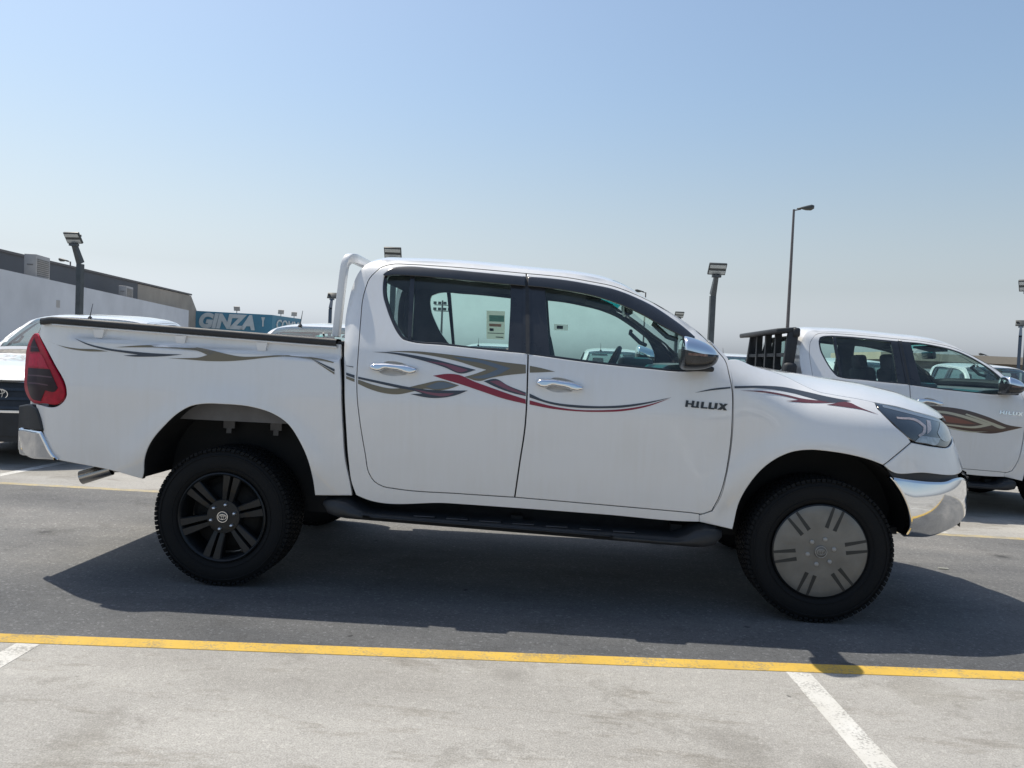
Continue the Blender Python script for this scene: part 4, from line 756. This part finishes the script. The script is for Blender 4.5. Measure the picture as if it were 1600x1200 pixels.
# ---------------------------------------------------------------- ground
def ground_mat(name,kind):
    m,t,b=nodes(name); L=t.links; N=t.nodes.new
    tc=N('ShaderNodeTexCoord'); P=tc.outputs['Object']
    def noise(sc,det=5,ro=.6,vec=P):
        n=N('ShaderNodeTexNoise'); n.inputs['Scale'].default_value=sc; n.inputs['Detail'].default_value=det; n.inputs['Roughness'].default_value=ro; L.new(vec,n.inputs['Vector']); return n.outputs[0]
    def ramp(f,*st):
        r=N('ShaderNodeValToRGB'); e=r.color_ramp.elements
        while len(e)<len(st): e.new(.5)
        for q,(p,c) in zip(e,st): q.position=p; q.color=(*c,1) if len(c)==3 else c
        L.new(f,r.inputs[0]); return r.outputs[0]
    def mix(f,a,c,mode='MIX'):
        x=N('ShaderNodeMix'); x.data_type='RGBA'; x.blend_type=mode
        if isinstance(f,(int,float)): x.inputs[0].default_value=f
        else: L.new(f,x.inputs[0])
        for k,v in ((6,a),(7,c)):
            if isinstance(v,tuple): x.inputs[k].default_value=(*v,1)
            else: L.new(v,x.inputs[k])
        return x.outputs[2]
    stretch=N('ShaderNodeMapping'); stretch.inputs['Scale'].default_value=(.55,1.5,1); L.new(P,stretch.inputs[0]); PS=stretch.outputs[0]
    if kind=='concrete':
        c=ramp(noise(1.1,7,.62,PS),(.28,(.312,.297,.272)),(.5,(.370,.355,.328)),(.72,(.428,.412,.380)))
        rt=N('ShaderNodeMapping'); rt.inputs['Rotation'].default_value=(0,0,.22); rt.inputs['Scale'].default_value=(.8,3.2,1); L.new(P,rt.inputs[0])
        st=ramp(noise(2.1,9,.72,rt.outputs[0]),(.55,(1,1,1)),(.62,(.82,.805,.78)),(.72,(.64,.63,.61)))
        c=mix(1,c,ramp(noise(11,5,.65),(.60,(1,1,1)),(.68,(.88,.875,.86))),'MULTIPLY')
        c=mix(1,c,ramp(noise(.75,4,.55),(.57,(1,1,1)),(.63,(.86,.852,.835))),'MULTIPLY')
        c=mix(1,c,st,'MULTIPLY'); sp=(.58,.62,.80,1.14)
    else:
        c=ramp(noise(.9,7,.62,PS),(.30,(.115,.115,.117)),(.5,(.168,.166,.161)),(.7,(.235,.226,.212)))
        # the strip next to the near yellow line is a newer, darker surfacing
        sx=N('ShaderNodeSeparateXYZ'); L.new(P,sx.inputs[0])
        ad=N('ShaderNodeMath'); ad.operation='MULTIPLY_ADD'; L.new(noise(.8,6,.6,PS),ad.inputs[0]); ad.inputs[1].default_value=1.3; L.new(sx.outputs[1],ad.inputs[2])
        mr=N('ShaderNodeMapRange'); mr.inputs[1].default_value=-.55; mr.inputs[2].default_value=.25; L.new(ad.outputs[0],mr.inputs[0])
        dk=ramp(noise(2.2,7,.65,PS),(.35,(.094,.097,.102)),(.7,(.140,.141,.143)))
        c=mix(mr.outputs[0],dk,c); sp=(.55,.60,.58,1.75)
    v=N('ShaderNodeTexVoronoi'); v.inputs['Scale'].default_value=95; L.new(P,v.inputs['Vector'])
    w_=N('ShaderNodeSeparateColor'); L.new(v.outputs['Color'],w_.inputs[0])
    c=mix(.45,c,ramp(w_.outputs[0],(.0,(sp[2],)*3),(.5,(1,1,1)),(.92,(1.05,)*3),(.97,(sp[3]*1.15,)*3)),'MULTIPLY')
    c=mix(.75,c,ramp(noise(170,3,.6),(.36,(.70,)*3),(.62,(1.16,)*3)),'MULTIPLY')
    c=mix(.28,c,ramp(noise(38,4,.6),(.36,(.86,)*3),(.62,(1.08,)*3)),'MULTIPLY')
    # small dark spots (oil, gum)
    v2=N('ShaderNodeTexVoronoi'); v2.inputs['Scale'].default_value=3.3; v2.inputs['Randomness'].default_value=1
    wv=N('ShaderNodeMapping'); L.new(P,wv.inputs[0]); nz=N('ShaderNodeTexNoise'); nz.inputs['Scale'].default_value=22; L.new(P,nz.inputs['Vector'])
    vm=N('ShaderNodeVectorMath'); vm.operation='MULTIPLY_ADD'; L.new(nz.outputs['Color'],vm.inputs[0]); vm.inputs[1].default_value=(.05,.05,0); L.new(P,vm.inputs[2]); L.new(vm.outputs[0],v2.inputs['Vector'])
    c=mix(1,c,ramp(v2.outputs['Distance'],(.028,(.40,.40,.41)),(.05,(1,1,1))),'MULTIPLY')
    v3=N('ShaderNodeTexVoronoi'); v3.inputs['Scale'].default_value=1.15; L.new(vm.outputs[0],v3.inputs['Vector'])
    c=mix(1,c,ramp(v3.outputs['Distance'],(.035,(.45,.45,.46)),(.06,(.78,.775,.77)),(.13,(1,1,1))),'MULTIPLY')
    c=mix(1,c,ramp(noise(1.6,9,.75),(.56,(1,1,1)),(.60,(.86,.855,.845)),(.70,(.80,.795,.785))),'MULTIPLY')
    c=mix(1,c,ramp(noise(.33,5,.6),(.34,(1.06,1.05,1.03)),(.5,(1,1,1)),(.66,(.86,.86,.86))),'MULTIPLY')
    L.new(c,b.inputs['Base Color']); b.inputs['Roughness'].default_value=.85; b.inputs['Specular IOR Level'].default_value=.35
    bp=N('ShaderNodeBump'); bp.inputs['Strength'].default_value=.5; bp.inputs['Distance'].default_value=.006
    L.new(noise(160,4,.7),bp.inputs['Height']); L.new(bp.outputs[0],b.inputs['Normal'])
    MAT[name]=m
def line_mat(name,col,under,wear):
    m,t,b=nodes(name); L=t.links; N=t.nodes.new
    tc=N('ShaderNodeTexCoord'); P=tc.outputs['Object']
    def noise(sc,det=6,ro=.65):
        n=N('ShaderNodeTexNoise'); n.inputs['Scale'].default_value=sc; n.inputs['Detail'].default_value=det; n.inputs['Roughness'].default_value=ro; L.new(P,n.inputs['Vector']); return n.outputs[0]
    mx=N('ShaderNodeMath'); mx.operation='ADD'; L.new(noise(7),mx.inputs[0]); L.new(noise(90,3),mx.inputs[1])
    r=N('ShaderNodeValToRGB'); r.color_ramp.elements[0].position=wear; r.color_ramp.elements[0].color=(*under,1); r.color_ramp.elements[1].position=wear+.10; r.color_ramp.elements[1].color=(*col,1)
    hf=N('ShaderNodeMath'); hf.operation='MULTIPLY'; hf.inputs[1].default_value=.5; L.new(mx.outputs[0],hf.inputs[0]); L.new(hf.outputs[0],r.inputs[0])
    r2=N('ShaderNodeValToRGB'); r2.color_ramp.elements[0].position=.3; r2.color_ramp.elements[0].color=(.78,.76,.72,1); r2.color_ramp.elements[1].position=.65; r2.color_ramp.elements[1].color=(1,1,1,1); L.new(noise(2.5),r2.inputs[0])
    x=N('ShaderNodeMix'); x.data_type='RGBA'; x.blend_type='MULTIPLY'; x.inputs[0].default_value=1; L.new(r.outputs[0],x.inputs[6]); L.new(r2.outputs[0],x.inputs[7]); L.new(x.outputs[2],b.inputs['Base Color'])
    b.inputs['Roughness'].default_value=.8
    bp=N('ShaderNodeBump'); bp.inputs['Strength'].default_value=.4; bp.inputs['Distance'].default_value=.005; L.new(noise(160,4),bp.inputs['Height']); L.new(bp.outputs[0],b.inputs['Normal'])
    MAT[name]=m
ground_mat('lot_concrete','concrete'); ground_mat('lane_asphalt','asphalt')
line_mat('yellow_marking',(.62,.40,.065),(.36,.27,.12),.40); line_mat('white_marking',(.62,.61,.58),(.34,.33,.31),.41); line_mat('faded_yellow',(.50,.40,.20),(.33,.30,.24),.47)
def sheet(name,pts,z,material):
    n=len(pts); o=mesh_obj(name,[(x,y,z) for x,y in pts]+([(x,y,.0002) for x,y in pts] if z else []),[tuple(range(n))]+([(i,i+n,(i+1)%n+n,(i+1)%n) for i in range(n)] if z else []),material,smooth=False); o['kind']='structure'; return o
sheet('ground',[(-400,-400),(400,-400),(400,400),(-400,400)],0,'lot_concrete')
yl=lambda x:-1.627+.0727*(x-.7)          # middle of the near yellow line
yr=1.57
sheet('lane_road',[(-45,yl(-45)),(40,yl(40)) if yl(40)<yr-.2 else (40,1.3),(40,yr),(-45,yr)],.001,'lane_asphalt')
def strip(name,a,b,w,z,material):
    a=Vector(a);b=Vector(b);d=(b-a).normalized(); n=Vector((-d.y,d.x))*w/2
    return sheet(name,[tuple(a-n),tuple(b-n),tuple(b+n),tuple(a+n)],z,material)
strip('yellow_line',(-30,yl(-30)),(38,yl(38)),.092,.0022,'yellow_marking')
strip('yellow_line',(-45,yr),(40,yr),.085,.0022,'faded_yellow')
for k in range(-3,5):
    x=2.795+3.205*k; strip('white_line',(x,yl(x)-.05),(x+.24,yl(x)-5),.10,.0014,'white_marking')
for k in range(-3,6):
    x=-3.33+2.75*k; strip('white_line',(x,yr+.06),(x+.05,yr+5),.10,.0014,'white_marking')
# ---------------------------------------------------------------- buildings at the left
mat('render_white',(.60,.61,.63),.85,var=.10,scale=.5,bump=.1,bscale=8); mat('cladding_grey',(.10,.105,.115),.7,var=.12,scale=.6); mat('block_tan',(.36,.32,.27),.85,var=.12,scale=.8)
mat('ac_beige',(.42,.40,.38),.6,var=.1,scale=3); mat('ac_grill',(.20,.19,.18),.7,var=.1); mat('sign_blue',(.055,.205,.30),.5,var=.12,scale=.9); mat('sign_white',(.50,.54,.54),.5,var=.08,scale=2)
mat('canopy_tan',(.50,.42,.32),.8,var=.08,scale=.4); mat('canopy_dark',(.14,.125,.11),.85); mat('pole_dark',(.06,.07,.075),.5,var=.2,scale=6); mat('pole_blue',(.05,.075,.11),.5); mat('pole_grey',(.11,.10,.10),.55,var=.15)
mat('lamp_body',(.045,.05,.05),.5); mat('lamp_lens',(.42,.44,.43),.35,coat=.5); mat('fan_dark',(.05,.05,.05),.7)
def wall_along(name,a,b,z0,z1,th,material,parent=None):
    a=Vector(a);b=Vector(b);d=(b-a).normalized(); n=Vector((-d.y,d.x)); 
    if n.x>0: n=-n
    n*=th; q=[a,b,b+n,a+n]
    V=[(p.x,p.y,z) for z in (z0,z1) for p in q]
    m=MB(); m.add(V,[(0,3,2,1),(4,5,6,7),(0,1,5,4),(1,2,6,5),(2,3,7,6),(3,0,4,7)]); return m.build(name,material,parent)
A=Vector((-20.78,24.92)); B=Vector((-27.48,54.35)); dw=(B-A).normalized()
W=wall_along('boundary_wall',A-dw*26,B,0,4.0,.25,'render_white'); tag(W,'long white rendered wall behind the pickups at left','wall')
m=MB(); p=Vector((-22.05,30.3)); m.box((p.x+.03,p.y,2.95),(.08,.35,.34)); m.build('wall_vent','ac_beige',W)
A2=Vector((-25.46,31.07)); B2=Vector((-28.9,57.6)); d2=(B2-A2).normalized()
BL=empty('flat_roofed_building',(A2.x,A2.y,0)); tag(BL,'long dark grey clad building rising behind the white wall','building')
loc=lambda v:(v[0]-A2.x,v[1]-A2.y)
mid=A2+(B2-A2)*.60
wall_along('clad_wall',loc(A2-d2*30),loc(mid),0,5.4,12,'cladding_grey',BL)
wall_along('block_wall',loc(mid+d2*.02),loc(B2),0,5.36,10,'block_tan',BL)
m=MB(); n2_=Vector((-d2.y,d2.x)); n2_=-n2_ if n2_.x>0 else n2_
q0=loc(A2-d2*30-n2_*.08); q1=loc(B2-n2_*.06)
wall_along('roof_coping',q0,q1,5.4,5.52,.5,'pole_grey',BL)
# sloped end
e0=Vector(loc(B2+d2*.02)); e1=Vector(loc(B2+d2*2.2)); nn=n2_*6
m=MB(); V=[(e0.x,e0.y,0),(e1.x,e1.y,0),(e0.x,e0.y,5.3),((e0+nn).x,(e0+nn).y,0),((e1+nn).x,(e1+nn).y,0),((e0+nn).x,(e0+nn).y,5.3),(e1.x,e1.y,3.6),((e1+nn).x,(e1+nn).y,3.6)]
m.add(V,[(0,1,6,2),(3,5,7,4),(2,6,7,5),(1,4,7,6)]); m.build('end_bay','block_tan',BL)
def ac(x,y,z,w,h,d,label,rz=0):
    o=empty('air_conditioner',(x,y,z),rz); tag(o,label,'air conditioner','air conditioners along the wall top')
    m=MB(); m.box((0,0,h/2),(w,d,h),bev=.02); m.build('casing','ac_beige',o)
    m=MB()
    for k in range(9): m.box((w/2+.012,0,h*(.12+.085*k)),(.02,d*.84,h*.045))
    m.build('grille','ac_grill',o)
    m=MB(); m.box((0,-d/2-.006,h*.55),(w*.5,.012,h*.06)); m.build('badge_strip','ac_grill',o)
    return o
# ---------------------------------------------------------------- sign
S0=Vector((-29.35,58.7)); S1=Vector((-23.2,60.8)); S2=Vector((-22.75,67.0))
SG=empty('shop_sign',(S0.x,S0.y,0)); tag(SG,'blue GINZA shop sign turning a corner beyond the white wall','sign')
sl=lambda v:(v.x-S0.x,v.y-S0.y)
def slab(name,a,b,z0,z1,th,material):
    d=(b-a).normalized(); n=Vector((-d.y,d.x)) ; q=[a,b,b+n*th,a+n*th]; V=[(p.x-S0.x,p.y-S0.y,z) for z in (z0,z1) for p in q]
    m=MB(); m.add(V,[(0,3,2,1),(4,5,6,7),(0,1,5,4),(1,2,6,5),(2,3,7,6),(3,0,4,7)]); return m.build(name,material,SG)
slab('sign_board',S0,S1-(S1-S0).normalized()*.02,2.2,4.2,.3,'sign_blue'); slab('sign_return',S1,S2,2.2,4.2,.3,'sign_blue')
slab('sign_wall',S0+Vector((.02,.06)),S1+Vector((0,.06)),0,2.2,.28,'render_white')
def text(name,body,size,a,b,z,off,shear,material,parent,bold=.02,sx=1,origin=S0,ext=.03):
    cu=bpy.data.curves.new(name,'FONT'); cu.body=body; cu.size=size; cu.shear=shear; cu.offset=bold*size; cu.extrude=ext
    o=bpy.data.objects.new(name,cu); COL.objects.link(o); dg=bpy.context.evaluated_depsgraph_get(); me=bpy.data.meshes.new_from_object(o.evaluated_get(dg)); bpy.data.objects.remove(o)
    me.materials.clear(); me.materials.append(MAT[material])
    d=(b-a).normalized(); n=Vector((d.y,-d.x)); p=a+d*off+n*.04
    me.transform(Matrix(((d.x*sx,0,n.x,p.x-origin.x),(d.y*sx,0,n.y,p.y-origin.y),(0,1,0,z),(0,0,0,1))))
    return link(bpy.data.objects.new(name,me),parent)
text('sign_lettering','GINZA',1.62,S0,S1,2.88,.5,.22,'sign_white',SG,.06,.9)
text('sign_lettering','COMM',1.15,S1,S2,3.05,.7,.1,'sign_white',SG,.02,1.35)
m=MB(); dS=(S1-S0).normalized(); p=S0+dS*5.75
m.v=[]; 
for a_,z in ((-.16,3.95),(.16,3.95),(.06,3.6),(.06,3.15),(-.06,3.15),(-.06,3.6)): m.v.append((p.x-S0.x+dS.x*a_+dS.y*.04,p.y-S0.y+dS.y*a_-dS.x*.04,z))
m.f=[(0,5,2,1),(5,4,3,2)]; m.sm=[False]*2; m.build('sign_mark','sign_white',SG)
# ---------------------------------------------------------------- lamps
def flood(x,y,h,face,label,arm=True,pole='pole_dark',tilt=35,group='floodlights on dark posts',top=True):
    """square post, cranked arm and a tilted rectangular floodlight; face = direction the lens looks"""
    o=empty('floodlight_post',(x,y,0),face); tag(o,label,'floodlight',group)
    m=MB(); m.box((0,0,(h-.62)/2),(.13,.13,h-.62)); m.add([(-.065,-.065,h-.62),(.065,-.065,h-.62),(.065,.065,h-.56),(-.065,.065,h-.56),(-.045,-.27,h-.2),(.045,-.27,h-.2),(.045,-.16,h-.16),(-.045,-.16,h-.16)],[(0,1,5,4),(1,2,6,5),(2,3,7,6),(3,0,4,7),(4,5,6,7)]); m.box((0,-.24,h-.17),(.20,.12,.06)); m.build('post',pole,o)
    R_=Matrix.Rotation(rad(tilt),3,'X'); c=Vector((0,-.27,h))
    m=MB(); m.box(c,(.42,.055,.30),R_,bev=.008); hd=m.build('lamp_head','lamp_body',o)
    for k in (-1,1): m=MB(); m.box(c+R_@Vector((0,-.031,.075*k)),(.38,.012,.085),R_); m.build('lens','lamp_lens',hd)
    m=MB(); m.box(c+R_@Vector((.14,.05,.03)),(.10,.06,.05),R_); m.build('sensor','lamp_body',hd)
    return o
def bare_flood(x,y,z,rz,label,group='spotlights on the sign top'):
    o=empty('spotlight',(x,y,z),rz); tag(o,label,'spotlight',group)
    m=MB(); m.tube([(0,0,0),(0,0,.22)],.03,6); m.build('stem','pole_dark',o)
    m=MB(); m.box((0,0,.38),(.50,.10,.38),Matrix.Rotation(rad(20),3,'X')); m.build('lamp_head','ac_beige',o)
flood(-10.46,14.1,3.82,rad(-6),'floodlight on a dark cranked post in front of the white wall at left')
flood(5.40,14.1,3.62,rad(4),'floodlight on a dark cranked post right of the wing mirror')
flood(-2.44,14.2,3.74,rad(4),'floodlight head peeping over the rear of the cab roof')
flood(-8.42,28.8,3.75,rad(184),'floodlight seen from behind beside the white hoop',pole='pole_blue')
flood(12.98,14.4,3.54,rad(-40),'upper floodlight cut by the right edge above the canopy')
flood(21.8,30,3.80,rad(150),'floodlight on a blue post at the right edge by the canopy',pole='pole_blue')
flood(7.12,31,3.62,rad(10),'small distant floodlight head above the windscreen pillar')
def street_lamp(x,y,h,s,dirx,label):
    o=empty('street_lamp',(x,y,0)); tag(o,label,'street lamp','tall street lamps')
    m=MB(); m.tube([(0,0,0),(0,0,h*.5),(0,0,h)],[.095*s,.08*s,.055*s],10); m.tube([(0,0,h-.05),(dirx*.35*s,0,h+.02)],.03*s,8); m.build('pole','pole_grey',o)
    m=MB(); V=[];F=[]
    st=[(.15,.05,.03),(.35,.10,.06),(.6,.15,.10),(.85,.14,.13),(.98,.07,.08)]
    for i,(a,w_,hh) in enumerate(st):
        for k in range(10):
            t=2*math.pi*k/10; V.append((dirx*a*s,math.cos(t)*w_*s,h+s*(.02+.14*a+(math.sin(t)*hh if math.sin(t)>0 else math.sin(t)*hh*(.6 if i<2 else 1.3)))))
    for i in range(len(st)-1):
        for k in range(10): F.append((i*10+k,i*10+(k+1)%10,(i+1)*10+(k+1)%10,(i+1)*10+k))
    F+=[tuple(range(10)),tuple(range(40,50))]; m.add(V,F,True); m.build('lamp_head','lamp_body',o)
street_lamp(13.28,35,9.42,1,1,'tall slim street lamp rising into the sky behind the second pickup')
street_lamp(8.8,60,7.3,.9,-1,'tiny far street lamp whose head shows above the windscreen line')
street_lamp(39.9,66,3.4,.8,-1,'low far street lamp above the beige canopy')
street_lamp(-42.3,62,8.3,1.1,-1,'small street lamp beyond the grey roof beside the left floodlight')
# ---------------------------------------------------------------- canopy at the right
sc_=mesh_obj('paper_scrap',[(4.30,.41,.006),(4.36,.40,.006),(4.362,.415,.007),(4.302,.425,.007),(4.30,.41,.009),(4.36,.40,.009),(4.362,.415,.010),(4.302,.425,.010)],[(0,3,2,1),(4,5,6,7),(0,1,5,4),(1,2,6,5),(2,3,7,6),(3,0,4,7)],'paper',smooth=False); tag(sc_,'thin white paper scrap lying on the asphalt ahead of the front bumper','litter')
CN_=empty('car_canopy',(22,40,0)); tag(CN_,'beige sheet canopy on posts beyond the cars at right','canopy')
m=MB(); m.box((10,4,2.38),(24,8,.42)); m.build('canopy_roof','canopy_tan',CN_)
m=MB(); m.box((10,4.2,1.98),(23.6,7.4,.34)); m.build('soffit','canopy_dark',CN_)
for k in range(5): MB().box((-1.6+5.8*k,.5,.9),(.14,.14,1.8)).build('canopy_post','pole_grey',CN_)
ac(-22.25,29.2,4.0,.5,1.05,1.45,'large beige air conditioner standing on the white wall top',math.atan2(6.7,29.4))
ac(-25.4,41.9,4.0,.45,.75,1.3,'smaller beige air conditioner farther along the white wall top',math.atan2(6.7,29.4))
bare_flood(-26.0,59.95,4.2,rad(5),'spotlight above the letters at the front of the blue sign')
bare_flood(-23.1,62.6,4.2,rad(30),'spotlight on the blue sign just past its corner')
bare_flood(-22.95,65.6,4.2,rad(30),'spotlight on the far end of the blue sign')
MS=empty('light_mast',(-15.9,110,0)); tag(MS,'tall floodlight mast seen through the rear door window','light mast')
m=MB(); m.tube([(0,0,0),(0,0,9.6)],[.22,.12],8); m.build('pole','pole_grey',MS)
m=MB(); m.box((0,0,8.9),(2.4,.12,.12)); m.box((0,0,8.0),(2.4,.12,.12)); m.build('cross_arm','pole_grey',MS)
for x in (-1.1,-.4,.4,1.1):
    for z in (9.1,8.2): MB().box((x,-.1,z+.1),(.45,.25,.4)).build('lamp_head','lamp_body',MS)
